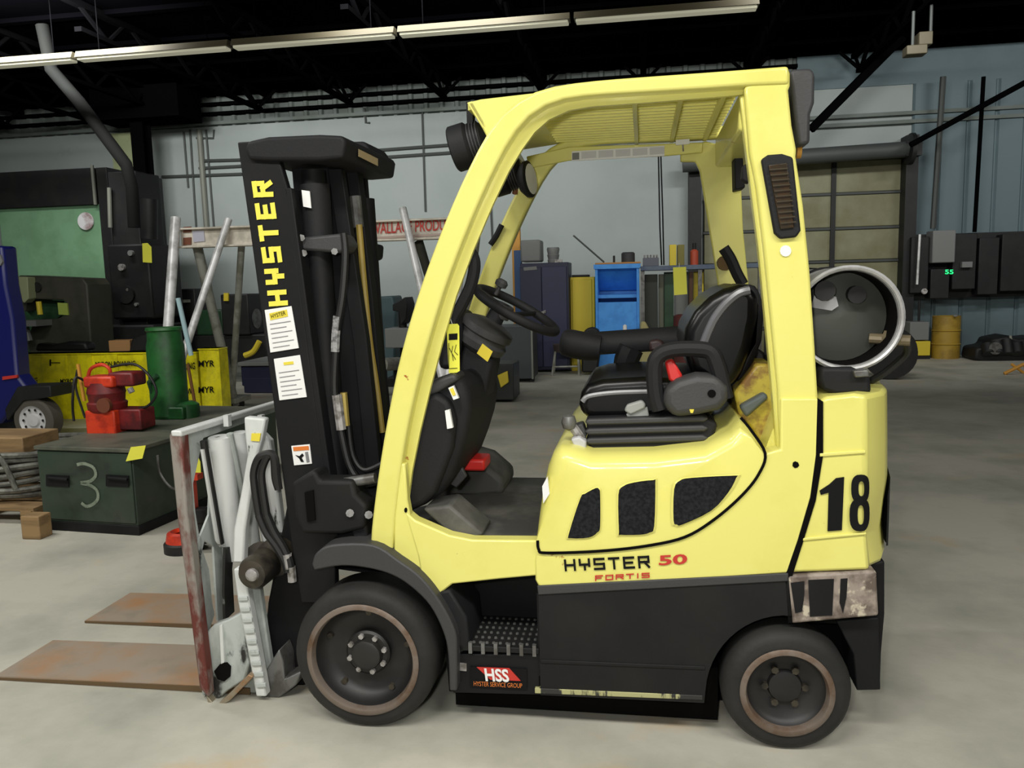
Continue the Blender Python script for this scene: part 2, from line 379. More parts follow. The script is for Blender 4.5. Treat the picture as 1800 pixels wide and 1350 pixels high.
# right door
YD = 12.9
dl, dr = P(1236, 400, YD).x, P(1590, 400, YD).x; dz = P(1500, 285, YD).z
d = struct('door_1', B().box(dl, dr, YD+.06, YD+.12, 0, dz), dark)
rows = [275, 340, 401, 459, 515, 575, 640]
zs = [P(1500, y, YD).z for y in rows]; cols = [dl, P(1463, 400, YD).x, dr]
cols = [dl, P(1350, 400, YD).x, P(1463, 400, YD).x, dr]
for j in range(len(zs)-1):
    for i in range(3):
        make('panel', B().box(cols[i]+.02, cols[i+1]-.02, YD, YD+.06, zs[j+1]+.025, zs[j]-.025), doorm, d, bevel=.01)
for z in zs[1:]: make('rail', B().box(dl, dr, YD-.03, YD, z-.02, z+.02), pipem, d)
for c in cols[1:3]: make('stile', B().box(c-.04, c+.04, YD-.05, YD, 0, dz), dark, d)
struct('trim_1', B().box(P(1583, 400, 12.8).x, P(1604, 400, 12.8).x, 12.6, 12.95, 0, P(1600, 240, 12.8).z), dark)
struct('trim_2', B().box(P(1210, 400, 12.8).x, P(1232, 400, 12.8).x, 12.6, 12.95, 0, P(1220, 270, 12.8).z), dark)
struct('trim_3', B().box(P(1390, 290, 12.7).x-1.7, P(1610, 290, 12.7).x, 12.5, 12.95, P(1500, 281, 12.7).z, P(1500, 262, 12.7).z), dark)
t = root('door_barrel', (P(1500, 255, 12.5).x, 12.5, P(1500, 255, 12.5).z), 'dark roll-up door barrel with grey tube above the slatted door', 'door hardware')
make('barrel', B().cyl(P(1200, 290, 12.4), P(1600, 262, 12.4), .13, 16), pipem, t)
make('bearing_bracket', B().cyl(P(1597, 262, 12.35), P(1605, 262, 12.35), .26, 12), dark, t)
make('bearing_bracket', B().box(P(1590, 260, 12.4).x, P(1618, 260, 12.4).x, 12.3, 12.5, P(1600, 275, 12.4).z, P(1600, 250, 12.4).z), dark, t)
o = make('tie_rod', B().cyl(P(1600, 255, 12.0), P(1815, 138, 12.0), .045, 8), trussm); tag1(o, 'black diagonal pipe rising right from the door bracket', 'pipe')
pa_, pb_ = P(1425, 228, 11.8), P(1530, 122, 11.8); pb_ = pa_+(pb_-pa_)*((ZC-.09-pa_.z)/(pb_.z-pa_.z))
o = make('diagonal_brace', B().cyl(pa_, pb_, .085, 4), trussm); tag1(o, 'thick black diagonal brace behind the roof guard at right', 'brace')
for i, (a, c, m) in enumerate((((1658, 135), (1640, 402), pipem), ((1729, 135), (1713, 408), trussm))):
    o = make('conduit', B().cyl(P(*a, 12.6), P(*c, 12.6), .05 if i == 0 else .035, 8), m); tag1(o, ('grey', 'black')[i] + ' vertical conduit rising from the switchboard, ' + ('left one', 'right one')[i], 'pipe')
# switchboard
t = root('switchboard', (P(1700, 470, 12.4).x, 12.4, P(1700, 525, 12.4).z), 'long black electrical switchboard on the right back wall', 'electrical panel')
xs = [P(x, 470, 12.4).x for x in (1602, 1638, 1676, 1722, 1762, 1830)]
za, zb = P(1700, 524, 12.4).z, P(1700, 408, 12.4).z
make('backboard', B().box(xs[0], xs[-1]+1.5, 12.75, 12.93, za, zb), dark, t)
for i in range(5):
    make('breaker_box', B().box(xs[i]+.02, xs[i+1]-.02, 12.5, 12.75, za+(.1, .0, .15, .05, .1)[i], zb-(.05, .6, .02, .1, .05)[i]), dark, t, bevel=.01)
make('meter_box', B().box(xs[1], xs[2]+.02, 12.4, 12.75, P(1650, 462, 12.4).z, P(1650, 405, 12.4).z), greyb, t, bevel=.015, lab='grey meter box')
text('display_digits', '55', qpx([(1661, 482), (1676, 482), (1676, 474), (1661, 474)], 12.48), led, t, bold=.02)
make('switch_handle', B().cyl(P(1617, 412, 12.42), P(1612, 500, 12.42), .02, 8), galv, t)
make('knob', B().cyl(P(1625, 512, 12.45), P(1625, 512, 12.6), .05, 10), studm, t)
make('knob', B().box(P(1690, 470, 12.45).x, P(1708, 470, 12.45).x, 12.42, 12.5, P(1700, 470, 12.45).z, P(1700, 460, 12.45).z), greyb, t)
# hanging lamp upper right
t = root('hanging_lamp', (P(1615, 90, 9).x, 9, P(1615, 90, 9).z), 'small yellowed lamp box hanging below the ceiling at upper right', 'light')
make('lamp_box', B().box(P(1590, 90, 9).x, P(1626, 90, 9).x, 8.9, 9.1, P(1610, 98, 9).z, P(1610, 82, 9).z), fixt, t, bevel=.01)
make('lamp_box', B().box(P(1616, 70, 9).x, P(1640, 70, 9).x, 9.0, 9.2, P(1625, 78, 9).z, P(1625, 55, 9).z), fixt, t, bevel=.01)
make('drop_rod', B().cyl(P(1604, 82, 9), P(1606, 20, 9), .02, 8), pipem, t); make('drop_rod', B().cyl(P(1636, 56, 9.1), P(1638, -5, 9.1), .02, 8), pipem, t)

# ================================================================ FORKLIFT
FL = root('forklift', (-.25, .55, 0), 'yellow and black forklift numbered 18 parked in the foreground on small black wheels', 'forklift')
YN = .08; YF = 1.02
def fprism(name, px, y0, y1, m, bevel=0, parent=None, **k): return make(name, pprism(px, y0, y1), m, parent or FL, bevel=bevel, **k)
# ---- wheels
def wheel(cx, cz, r, y0, wd, rimr, side=-1, front=True):
    c = Vector((cx, y0, cz)); ax = (0, 1, 0) if side < 0 else (0, -1, 0)
    t = make('wheel', B().lathe(c, ax, [(.0, rimr), (.0, r-.035), (.006, r-.02), (.02, r-.006), (.04, r), (wd-.04, r), (wd-.015, r-.012), (wd, r-.035), (wd, rimr), (0, rimr)], 64), rub, FL, ang=50)
    make('rim_edge', B().lathe(c, ax, [(-.004, rimr+.006), (-.008, rimr+.002), (-.008, rimr-.012), (.0, rimr-.016), (.02, rimr-.018), (.02, rimr+.004)], 64), rustrim, t, ang=60)
    dd = .075 if front else .05
    make('wheel_dish', B().lathe(c, ax, [(.0, rimr-.012), (.03, rimr-.022), (dd-.015, rimr-.035), (dd, rimr-.06), (dd, .06), (dd, .0)], 64), dish, t, ang=60)
    s = Vector(ax)
    if front:
        make('hub', B().lathe(c, ax, [(dd+.02, .078), (dd-.018, .078), (dd-.024, .07), (dd-.024, .055), (dd-.045, .05), (dd-.05, .04), (dd-.05, 0)], 32), dish, t)
        for k in range(8):
            a = 2*math.pi*(k+.35)/8; p = c+s*(dd-.024)+Vector((math.cos(a)*.064, 0, math.sin(a)*.064))
            make('hub_bolt', B().cyl(p, p-s*.012, .0095, 6), studm, t)
        for k in range(5):
            a = 2*math.pi*(k+.2)/5; p = c+s*dd+Vector((math.cos(a)*.125*rimr/.165, 0, math.sin(a)*.125*rimr/.165))
            make('lug_nut', B().cyl(p, p-s*.02, .011, 6), greasy, t)
    else:
        make('hub', B().lathe(c, ax, [(dd, .055), (dd-.012, .05), (dd-.016, .03), (dd-.016, 0)], 24), dish, t)
        for k in range(6):
            a = 2*math.pi*(k)/6; p = c+s*dd+Vector((math.cos(a)*.062, 0, math.sin(a)*.062))
            make('lug_nut', B().cyl(p, p-s*.014, .012, 6), greasy, t)
fwc = P(637, 1155, .03)
wheel(fwc.x, .25, .25, .03, .2, .19)
wheel(fwc.x, .25, .25, 1.09, .2, .19, side=1)
wheel(P(1384, 1218, .05).x, .2, .2, .055, .15, .138, front=False)
wheel(P(1384, 1218, .05).x, .2, .2, 1.06, .15, .138, side=1, front=False)
make('axle', B().cyl((fwc.x, .2, .25), (fwc.x, .95, .25), .08, 16), blk, FL)
make('axle', B().cyl((P(1384, 1218, .05).x, .2, .2), (P(1384, 1218, .05).x, .95, .2), .06, 16), blk, FL)
# ---- front fender
fend_o = [(548, 992), (556, 972), (585, 958), (655, 958), (700, 985), (740, 1015), (775, 1060), (800, 1110), (803, 1150), (803, 1215)]
fend_i = [(790, 1215), (787, 1150), (778, 1110), (755, 1065), (722, 1032), (690, 1012), (650, 1000), (600, 995), (552, 1003)]
sm2 = lambda L: [(p.x, p.y) for p in smooth_path([Vector((x, y, 0)) for x, y in L], 4)]
fprism('front_fender', sm2(fend_o)+sm2(fend_i), .04, .32, plasg, .006)
fprism('fender_liner', [(590, 985), (700, 1000), (800, 1100), (800, 1215), (790, 1215), (780, 1110), (700, 1015), (590, 1000)], .3, .34, blk)
# ---- lower black body
low = [(793, 1037), (803, 1110), (800, 1150), (797, 1232), (945, 1225), (1238, 1240), (1240, 1200), (1262, 1140), (1300, 1102), (1350, 1088), (1392, 1090), (1386, 1008), (945, 1035)]
rec = [(770, 1040), (800, 1100), (797, 1218), (945, 1222), (945, 1037)]
main = [(946, 1036), (950, 1222), (1238, 1236)]+[(1380+140*math.cos(R(a)), 1222-140*math.sin(R(a))) for a in range(176, 84, -7)]+[(1391, 1084), (1386, 1008)]
fprism('side_panel', main, YN, .16, blkw, .006)
fprism('frame_trim', [(944, 1030), (946, 1046), (1386, 1022), (1386, 1008)], YN-.006, YN+.01, plasg, .003)
fprism('chassis', [(800, 960), (800, 1215), (946, 1218), (1235, 1230), (1255, 1235), (1490, 1235), (1495, 1060), (1490, 960)], .36, .8, ydark)
make('underbody_shade_box', B().box(P(800, 1200, .2).x, P(1262, 1200, .2).x, .2, .9, .015, .2), ydark, FL)  # black box added low to stand in for the shade under the body
# recessed step
zst = P(870, 1137, YN).z
xsl, xsr = P(797, 1137, YN).x, P(947, 1137, YN).x
make('step_plate', B().box(xsl, xsr, YN, .34, zst-.02, zst), blkw, FL, bevel=.003)
step = FL.children[-1] if FL.children else None
stp = bpy.data.objects['step_plate']
for i in range(7):
    xx = xsl+.015+i*(xsr-xsl-.03)/6
    make('grip_tooth', B().box(xx-.006, xx+.006, YN-.004, YN+.01, zst-.026, zst+.012), steel, stp)
b = B()
for i in range(12):
    for j in range(6):
        xx = xsl+.02+i*(xsr-xsl-.04)/11; yy = YN+.025+j*.04
        b.lathe((xx, yy, zst), (0, 0, 1), [(0, .006), (.005, .005), (.005, 0)], 6)
make('tread_stud', b, steel, stp, kind='stuff')
make('step_back', B().box(xsl-.02, xsr+.02, .33, .36, zst-.15, P(870, 1000, .3).z), blk, FL)
make('step_side', B().box(xsr-.004, xsr+.03, YN+.01, .34, zst-.1, P(940, 1040, .1).z), blk, FL)
fprism('step_front_panel', [(755, 1062), (775, 1040), (790, 1037), (820, 1085), (826, 1140), (806, 1150), (797, 1110)], YN+.0, .3, plas, .008)
fprism('lower_skirt', [(797, 1150), (947, 1150), (950, 1222), (797, 1218)], YN+.01, .2, blk, .004)
fprism('skirt_rail', [(950, 1160), (1240, 1172), (1240, 1178), (950, 1166)], YN-.004, YN+.01, blkw, .002)
fprism('worn_edge', [(940, 1210), (1235, 1223), (1235, 1231), (940, 1219)], YN-.003, YN+.02, mat('worn_lower_edge', (44, 44, 42), .6, c2=(170, 168, 120), scale=11, lo=.47, hi=.51, stretch=(1, 1, .3)), .002)
make('reflector', B().prism(pp([(800, 1165), (820, 1167), (820, 1180), (800, 1178)], YN+.005), (0, .01, 0)), studm, FL)
fprism('safety_decal', [(770, 1062), (782, 1058), (796, 1098), (786, 1104)], YN-.003, YN, label, 0, lab='tilted white safety sticker with an orange top')
fprism('decal_header', [(771, 1064), (782, 1060), (785, 1070), (775, 1073)], YN-.005, YN-.003, orange, parent=bpy.data.objects['safety_decal'])
# ---- HSS decal
dc = fprism('dealer_decal', [(826, 1172), (926, 1176), (926, 1212), (826, 1207)], YN+.004, YN+.01, ink, lab='black dealer sticker with red flash')
make('decal_flash', pprism([(838, 1173), (895, 1175), (915, 1197), (862, 1195)], YN+.001, YN+.004), inkr, dc)
text('lettering', 'HSS', qpx([(854, 1197), (896, 1199), (893, 1176), (851, 1174)], YN), label, dc, bold=.03)
text('lettering', 'HYSTER SERVICE GROUP', qpx([(833, 1205), (918, 1209), (918, 1201), (833, 1197)], YN), orange, dc)
# ---- yellow side body
sill = [(712, 900), (730, 915), (790, 941), (830, 949), (946, 950), (946, 1012), (880, 1018), (795, 1027), (770, 1047), (745, 1045), (735, 980)]
fprism('yellow_sill', sill, YN+.005, .14, yel, .006)
body = [(945, 952), (940, 985), (941, 1020), (946, 1030), (952, 1034), (1200, 1021), (1386, 1008), (1405, 950), (1428, 870), (1438, 800), (1440, 700), (1372, 700), (1372, 790), (1345, 797), (1330, 838), (1302, 872), (1255, 915), (1200, 947), (1130, 962), (1050, 971), (965, 974), (950, 968)]
fprism('yellow_body_side', body, YN, .16, yel, .008)
fprism('body_inner', [(960, 900), (960, 1000), (1400, 960), (1420, 720), (1372, 720), (1345, 790)], .16, YF-.1, yel)
fprism('bolt_hole', [(1394, 813), (1398, 811), (1403, 813), (1405, 818), (1402, 822), (1397, 823), (1393, 819)], YN-.002, YN+.002, ydark)
# ---- hood
hood = [(948, 966), (944, 948), (946, 915), (952, 870), (962, 822), (972, 796), (986, 784), (1015, 788), (1040, 797), (1150, 795), (1240, 784), (1285, 758), (1300, 738), (1318, 752), (1342, 795), (1334, 828), (1304, 866), (1256, 908), (1202, 940), (1132, 955), (1050, 964), (962, 968)]
ho = pp(hood, YN+.03)
b = B(); n = len(ho); rings = []
RS = .075
for t_ in (0, .2, .4, .6, .8, 1.0):
    a_ = t_*math.pi/2; yy = YN-.004+RS*(1-math.cos(a_)); dd = RS*(1-math.sin(a_))
    row = []
    for i, p in enumerate(ho):
        x_, y_ = hood[i]; wz = 1 if 4 <= i <= 12 else 0; wx = {2: .3, 3: .6, 4: .8, 5: .7, 6: .4}.get(i, 0)
        wz = {4: .3, 5: .7}.get(i, wz)
        if i == 13: wz = .6
        row.append(Vector((p.x+dd*wx, yy, p.z-dd*.62*wz)))
    rings.append(row)
rings.append([Vector((p.x, .55, p.z)) for p in ho]); rings.append([Vector((p.x, YF, p.z)) for p in ho])
for r_ in rings: b.v += r_
for k in range(len(rings)-1):
    for i in range(n): b.f.append((k*n+i, k*n+(i+1) % n, (k+1)*n+(i+1) % n, (k+1)*n+i))
b.f.append(tuple(range(n))); b.f.append(tuple(range((len(rings)-1)*n, len(rings)*n))[::-1])
HD = make('engine_hood', b, yel, FL, ang=50)
sm = [(945, 950), (947, 966), (960, 972), (1050, 969), (1134, 960), (1204, 944), (1257, 912), (1305, 870), (1334, 833), (1345, 797), (1320, 756), (1302, 734)]
sp_ = smooth_path([Vector((x, y, 0)) for x, y in sm], 5)
L1, L2 = [], []
for i, p in enumerate(sp_):
    d_ = (sp_[min(i+1, len(sp_)-1)]-sp_[max(i-1, 0)]).normalized(); L1.append((p.x-d_.y*2.6, p.y+d_.x*2.6)); L2.append((p.x+d_.y*2.6, p.y-d_.x*2.6))
b = B(); A_ = pp(L1, YN-.007); C_ = pp(L2, YN-.007); n = len(A_); b.v += A_+C_; b.f += [(i, i+1, n+i+1, n+i) for i in range(n-1)]
make('hood_seam', b, ydark, FL)
wins = [[(1000, 938), (1003, 946), (1035, 945), (1050, 936), (1055, 925), (1055, 870), (1053, 860), (1047, 858), (1028, 868), (1020, 876)],
        [(1088, 935), (1090, 940), (1125, 940), (1142, 936), (1150, 925), (1152, 850), (1148, 844), (1115, 848), (1095, 855), (1087, 870)],
        [(1184, 915), (1190, 922), (1200, 922), (1250, 898), (1280, 866), (1294, 840), (1290, 836), (1215, 840), (1195, 845), (1185, 860)]]
for wpx in wins:
    wpx = [(p.x, p.y) for p in smooth_path([Vector((x, y, 0)) for x, y in wpx], 3, closed=True)]
    wv = make('vent_opening', B().prism([v for v in pp(wpx, YN-.010)], (0, .02, 0)), mesh_, HD)
    cc = sum((Vector((x, y)) for x, y in wpx), Vector((0, 0)))/len(wpx)
    outer = [(x+(x-cc.x)*.09, y+(y-cc.y)*.05) for x, y in wpx]
    b = B(); n = len(wpx); a = pp(wpx, YN-.012); c_ = pp(outer, YN-.008)
    b.v += a+c_; b.f += [(i, (i+1) % n, n+(i+1) % n, n+i) for i in range(n)]
    make('vent_lip', b, yel, HD)
    b = B(); xs_ = [p[0] for p in wpx]; ys_ = [p[1] for p in wpx]
# name lettering on the side
b = B(); word(b, 'HYSTER', qpx([(993, 1004), (1143, 998), (1141, 976), (991, 983)], YN-.002), (.026, .2), slant=-.0)
make('lettering', b, ink, FL, lab='black worn maker name lettering')
text('lettering', '50', qpx([(1158, 994), (1208, 991), (1208, 973), (1158, 976)], YN-.002), inkr, FL, bold=.03, lab='red numeral on the yellow side')
b = B(); word(b, 'FORTIS', qpx([(1046, 1021), (1142, 1015), (1142, 1006), (1046, 1011)], YN-.002), (.026, .24), widths={'I': .35})
make('lettering', b, inkr, FL, lab='small red lettering under the maker name')
# ---- counterweight
cwn = [(1386, 1006), (1405, 955), (1428, 880), (1440, 800), (1441, 700), (1460, 693), (1520, 692), (1528, 700), (1530, 1000)]
# ring sections along Y with rounded rear corners
def cwsec(pts, Y): return pp(pts, Y)
near = cwsec([(1386, 1008), (1405, 955), (1428, 880), (1441, 800), (1443, 706), (1450, 698), (1500, 692), (1521, 696), (1522, 790), (1522, 860), (1524, 945), (1530, 1003)], YN+.005)
xrear = P(1566, 790, .2).x
def shift(p, dx, Y, top=0): return Vector((p.x+dx, Y, p.z))
b = B(); prof = [(YN+.005, 0), (YN+.03, .02), (.17, .075), (.28, .115), (.45, .14), (.65, .14), (.82, .115), (.93, .075), (1.05, .02), (1.07, 0)]
n = len(near); rg = []
for yy, dx in prof:
    row = []
    for i, p in enumerate(near):
        d_ = dx*(1 if i >= 6 else 0)
        if i >= 10: d_ -= .02*(yy > .1)
        zz = p.z
        if i == 6: d_ = dx*.5
        row.append(Vector((p.x+d_, yy, zz)))
    rg.append(row)
for r_ in rg: b.v += r_
for k in range(len(rg)-1):
    for i in range(n): b.f.append((k*n+i, k*n+(i+1) % n, (k+1)*n+(i+1) % n, (k+1)*n+i))
b.f += [tuple(range(n)), tuple(range((len(rg)-1)*n, len(rg)*n))[::-1]]
CW = make('counterweight', b, yel, FL, bevel=.012, ang=40)
fprism('body_gap', [(1437, 700), (1447, 706), (1447, 800), (1434, 880), (1411, 955), (1393, 1012), (1393, 1095), (1386, 1095), (1380, 1012), (1402, 950), (1424, 875), (1434, 800)], YN+.0, YN+.03, ydark)
# recess groove lines
fprism('cast_ridge', [(1441, 797), (1522, 792), (1522, 797), (1441, 803)], YN-.001, YN+.01, yel, .002, parent=CW)
fprism('cast_ridge', [(1412, 946), (1523, 936), (1523, 940), (1411, 951)], YN-.001, YN+.01, yel, .002, parent=CW)
# rear grille insert (dark, on the rounded rear corner)
b = B(); xc = P(1522, 850, YN+.005).x; gz0, gz1 = .60, .86
cols_ = [(.2, .088, .30), (.28, .117, .1), (.36, .129, .0), (.45, .142, .0), (.65, .142, .0), (.75, .127, .05), (.9, .088, .3)]
for yy, dx, cut in cols_:
    b.v += [Vector((xc+dx+.008, yy, gz0+cut*.12)), Vector((xc+dx+.008, yy, gz1-cut*.2))]
for i in range(len(cols_)-1): b.f.append((2*i, 2*i+2, 2*i+3, 2*i+1))
make('rear_grille', b, mesh_, CW)
b = B().prism([P(x, y, YN-.0) for x, y in [(1441, 863), (1458, 852), (1470, 841), (1484, 839), (1480, 932), (1455, 934), (1457, 866), (1443, 870)]], (0, .006, 0))
make('fleet_number', b, ink, CW, lab='painted black figure one')
def ell(cx, cy, rx, ry, n=24, pw=1): return [(cx+rx*math.copysign(abs(math.cos(t))**pw, math.cos(t)), cy+ry*math.copysign(abs(math.sin(t))**pw, math.sin(t))) for t in [2*math.pi*i/n for i in range(n)]]
b = B()
for (cx, cy, rx, ry, ix, iy) in ((1513, 859, 17, 25, 5, 13), (1512, 905, 19, 29, 5.5, 17)):
    A = pp(ell(cx, cy, rx, ry, pw=.75), YN-.003-(cy > 880)*.001); I = pp(ell(cx+1, cy, ix, iy, pw=.8), YN-.003); m = len(A); k0 = len(b.v)
    b.v += A+I; b.f += [(k0+i, k0+(i+1) % m, k0+m+(i+1) % m, k0+m+i) for i in range(m)]
b.v = [Vector((p.x, p.y-.001+(max(0, p.x-P(1521, 870, YN).x)*.9), p.z)) for p in b.v]
make('fleet_number', b, ink, CW, lab='painted black figure eight')
# worn strip and rear lower
cs = fprism('rear_bumper', [(1384, 1012), (1530, 1004), (1541, 1004), (1545, 1083), (1392, 1097)], YN-.002, .2, worn, .008)
for q in ([(1390, 1025), (1414, 1022), (1414, 1045), (1410, 1075), (1398, 1078)], [(1421, 1020), (1466, 1018), (1463, 1082), (1424, 1084)], [(1478, 1018), (1490, 1017), (1488, 1050), (1482, 1078), (1476, 1060)]):
    fprism('paint_patch', q, YN-.005, YN-.002, blk, parent=cs)
fprism('rear_bumper_core', [(1390, 1010), (1556, 985), (1556, 1080), (1550, 1150), (1548, 1215), (1515, 1212), (1500, 1100), (1395, 1095)], .22, 1.0, blk, .01)
fprism('rear_valance', [(1470, 1092), (1545, 1086), (1548, 1213), (1506, 1214), (1500, 1150)], YN+.05, .3, blk, .004)
# gas tank support on top
zt = P(1450, 693, .1).z
fprism('tank_support', [(1440, 668), (1445, 686), (1470, 694), (1533, 692), (1530, 660), (1500, 646), (1442, 646)], .14, .8, plas, .012)
fprism('tank_latch', [(1500, 652), (1526, 650), (1529, 662), (1504, 664)], .12, .15, steel, .004)
# ---- LPG tank
tc = P(1492, 560, .17); tr = .155
TK = make('gas_tank', B().lathe((tc.x, .17, tc.z), (0, 1, 0), [(.14, 0), (.135, .06), (.125, .11), (.13, tr-.015), (.16, tr), (.68, tr), (.74, tr-.03), (.77, tr-.08), (.78, 0)], 40), alu, FL, lab='grey aluminium gas cylinder lying across the rear')
make('collar_inside', B().lathe((tc.x, .17, tc.z), (0, 1, 0), [(.012, tr-.012), (.15, tr-.012)], 40), ydark, TK)
make('end_plate', pprism([(1425, 540), (1432, 518), (1448, 514), (1470, 522), (1474, 538), (1462, 546)], .255, .262), mat('end_plate_pale', (176, 176, 178), .5), TK)
make('tank_end', B().lathe((tc.x, .17, tc.z), (0, 1, 0), [(.095, 0), (.1, .06), (.11, .11), (.118, tr-.014)], 40), tankg, TK)
make('tank_collar', B().lathe((tc.x, .17, tc.z), (0, 1, 0), [(0, tr-.008), (0, tr+.002), (.01, tr+.004), (.15, tr+.002), (.15, tr-.008), (.012, tr-.010)], 48, closed=True), alu, TK)
make('collar_lip', B().lathe((tc.x, .17, tc.z), (0, 1, 0), [(-.006, tr-.006), (-.01, tr), (-.004, tr+.007), (.008, tr+.006), (.006, tr-.008)], 48, closed=True), alu, TK)
make('tank_valve', B().cyl((tc.x-.06, .31, tc.z+.085), (tc.x-.06, .24, tc.z+.085), .02, 12).cyl((tc.x-.06, .24, tc.z+.085), (tc.x-.06, .22, tc.z+.085), .032, 12), dark, TK)
make('gauge', B().cyl((tc.x+.04, .31, tc.z+.07), (tc.x+.04, .24, tc.z+.07), .028, 14), dark, TK)
make('brass_fitting', B().cyl((tc.x+.09, .28, tc.z-.07), (tc.x+.2, .24, tc.z-.075), .017, 10).cyl((tc.x+.13, .27, tc.z-.07), (tc.x+.165, .25, tc.z-.073), .026, 6), mat('brass', (120, 108, 84), .45, metal=.2), TK)
make('tank_hose', B().tube(smooth_path([(tc.x+.19, .24, tc.z-.075), (tc.x+.2, .3, tc.z-.13), (tc.x+.1, .35, tc.z-.22), (tc.x-.02, .4, tc.z-.2)]), .012, 8), hose, TK)
for yy in (.42, .78):
    make('tank_strap', B().lathe((tc.x, yy, tc.z), (0, 1, 0), [(0, tr+.001), (0, tr+.006), (.04, tr+.006), (.04, tr+.001)], 40, closed=True), blk, TK)
fprism('tank_bracket', [(1345, 640), (1440, 640), (1440, 690), (1380, 720), (1345, 700)], .45, .8, blk, .01)
# ---- rear pillar
pil = [(1308, 152), (1385, 118), (1389, 128), (1389, 150), (1386, 158), (1392, 220), (1400, 262), (1399, 275), (1412, 360), (1424, 480), (1432, 600), (1438, 700), (1439, 800), (1434, 850), (1372, 850), (1372, 790), (1367, 680), (1359, 600), (1343, 440), (1330, 330), (1318, 270), (1312, 200)]
def leg_pair(name, px, d, bev):
    for y0, y1 in ((.09, .09+d),):
        off = pprism(px, .09, .09+d)
        dy = y0-.09
        for v in off.v: v.y += dy
        make(name, off, yroof, FL, bevel=bev)
leg_pair('rear_pillar', pil, .07, .008)
fprism('pillar_return', [(1300, 168), (1312, 165), (1330, 330), (1344, 440), (1368, 680), (1374, 795), (1366, 795), (1357, 680), (1334, 440), (1320, 330)], .12, .17, yroof, .006)
make('pillar_crossbar', B().box(P(1302, 250, .1).x, P(1380, 250, .1).x, .155, .98, P(1345, 222, .1).z, P(1345, 152, .1).z), yroof, FL, bevel=.01)
make('pillar_crossbar', B().box(P(1385, 690, .1).x, P(1438, 690, .1).x, .16, .97, P(1400, 740, .1).z, P(1400, 700, .1).z), yroof, FL, bevel=.01)
# tail lamp in pillar
tl = fprism('tail_lamp', [(1338, 280), (1350, 272), (1375, 270), (1394, 276), (1408, 405), (1400, 417), (1372, 420), (1361, 410)], .075, .1, plas, .006)
fprism('lamp_lens', [(1351, 290), (1384, 286), (1396, 400), (1372, 403)], .068, .076, amber, .002, parent=tl)
for k in range(11):
    y = 297+k*9.4; x = 1352+k*2.1
    fprism('lens_rib', [(x, y), (x+32.5-k*.6, y-2.4), (x+33-k*.6, y), (x+.6, y+2.6)], .062, .07, mat('lens_rib', (52, 42, 20), .4) if k == 0 else MT['lens_rib'], parent=tl)
fprism('paint_chip', ell(1381, 441, 10, 10, 12), .086, .09, label)
# grey rear lamp housing at top
fprism('rear_work_lamp', [(1388, 122), (1425, 119), (1433, 128), (1432, 180), (1425, 200), (1424, 252), (1404, 256), (1399, 220), (1392, 160)], .13, .5, plasg, .012)
b = B().cyl(P(1400, 267, .2), P(1408, 267, .2), .02, 12); make('bolt', b, orangep, FL)
fprism('belt_bracket', [(1306, 290), (1324, 285), (1328, 312), (1316, 322), (1304, 315)], .17, .22, plas, .005)
fprism('far_bracket', [(1290, 240), (1302, 230), (1310, 330), (1292, 334)], .75, .85, plas, .005)
# ---- front leg + roof rail (one bent bar), near and far
outer = [(652, 990), (655, 930), (662, 870), (672, 800), (684, 730), (700, 650), (722, 565), (748, 485), (778, 405), (812, 325), (845, 258), (870, 218), (897, 190), (930, 168), (970, 154), (1040, 144), (1140, 136), (1240, 129), (1385, 118)]
mid = [(1386, 150), (1310, 153), (1240, 158), (1140, 164), (1040, 170), (985, 178), (950, 193), (925, 212), (903, 240), (880, 280), (850, 342), (815, 425), (785, 505), (760, 585), (738, 665), (720, 745), (709, 810), (700, 880), (694, 940), (690, 990)]
def rail(y0, d):
    a = smooth_path(pp(outer, .1), 2); c_ = smooth_path(pp(mid, .1), 2)
    b = B(); A = a; Cc = c_[::-1]
    n = min(len(A), len(Cc)); 
    def resample(pl, n):
        L = [0]
        for p, q in zip(pl[:-1], pl[1:]): L.append(L[-1]+(q-p).length)
        out = []; j = 0
        for i in range(n):
            s_ = L[-1]*i/(n-1)
            while j < len(L)-2 and L[j+1] < s_: j += 1
            out.append(pl[j].lerp(pl[j+1], (s_-L[j])/(L[j+1]-L[j]+1e-9)))
        return out
    n = 40; A = resample(A, n); Cc = resample(Cc, n)
    for i in range(n):
        a_, c2 = A[i], Cc[i]
        for p, yy in ((a_, y0), (c2, y0), (c2, y0+d), (a_, y0+d)): b.v.append(Vector((p.x, yy, p.z)))
    for i in range(n-1):
        for k in range(4): b.f.append((i*4+k, i*4+(k+1) % 4, (i+1)*4+(k+1) % 4, (i+1)*4+k))
    b.f += [(0, 1, 2, 3), tuple((n-1)*4+k for k in (3, 2, 1, 0))]
    return make('guard_leg_and_rail', b, yroof, FL, bevel=.010, seg=3)
rail(.083, .067); rail(.98, .06)
# inner lip flange of near leg
lip_o = mid[::-1]
lip_i = [(1310, 166), (1240, 172), (1140, 180), (1040, 187), (1000, 194), (965, 210), (940, 232), (918, 262), (895, 300), (866, 360), (832, 440), (802, 520), (778, 600), (757, 680), (738, 760), (724, 830), (716, 890)]
fprism('rail_lip', lip_o[2:]+[(1310, 154)]+lip_i, .135, .155, yroof, .004)
fprism('rail_lip', [(x, y) for x, y in lip_o[2:]]+[(1310, 154)]+lip_i, .98, .985, yroof)
for o_ in [bpy.data.objects['rail_lip.001']]:
    for v in o_.data.vertices: pass
    bpy.data.objects.remove(o_)
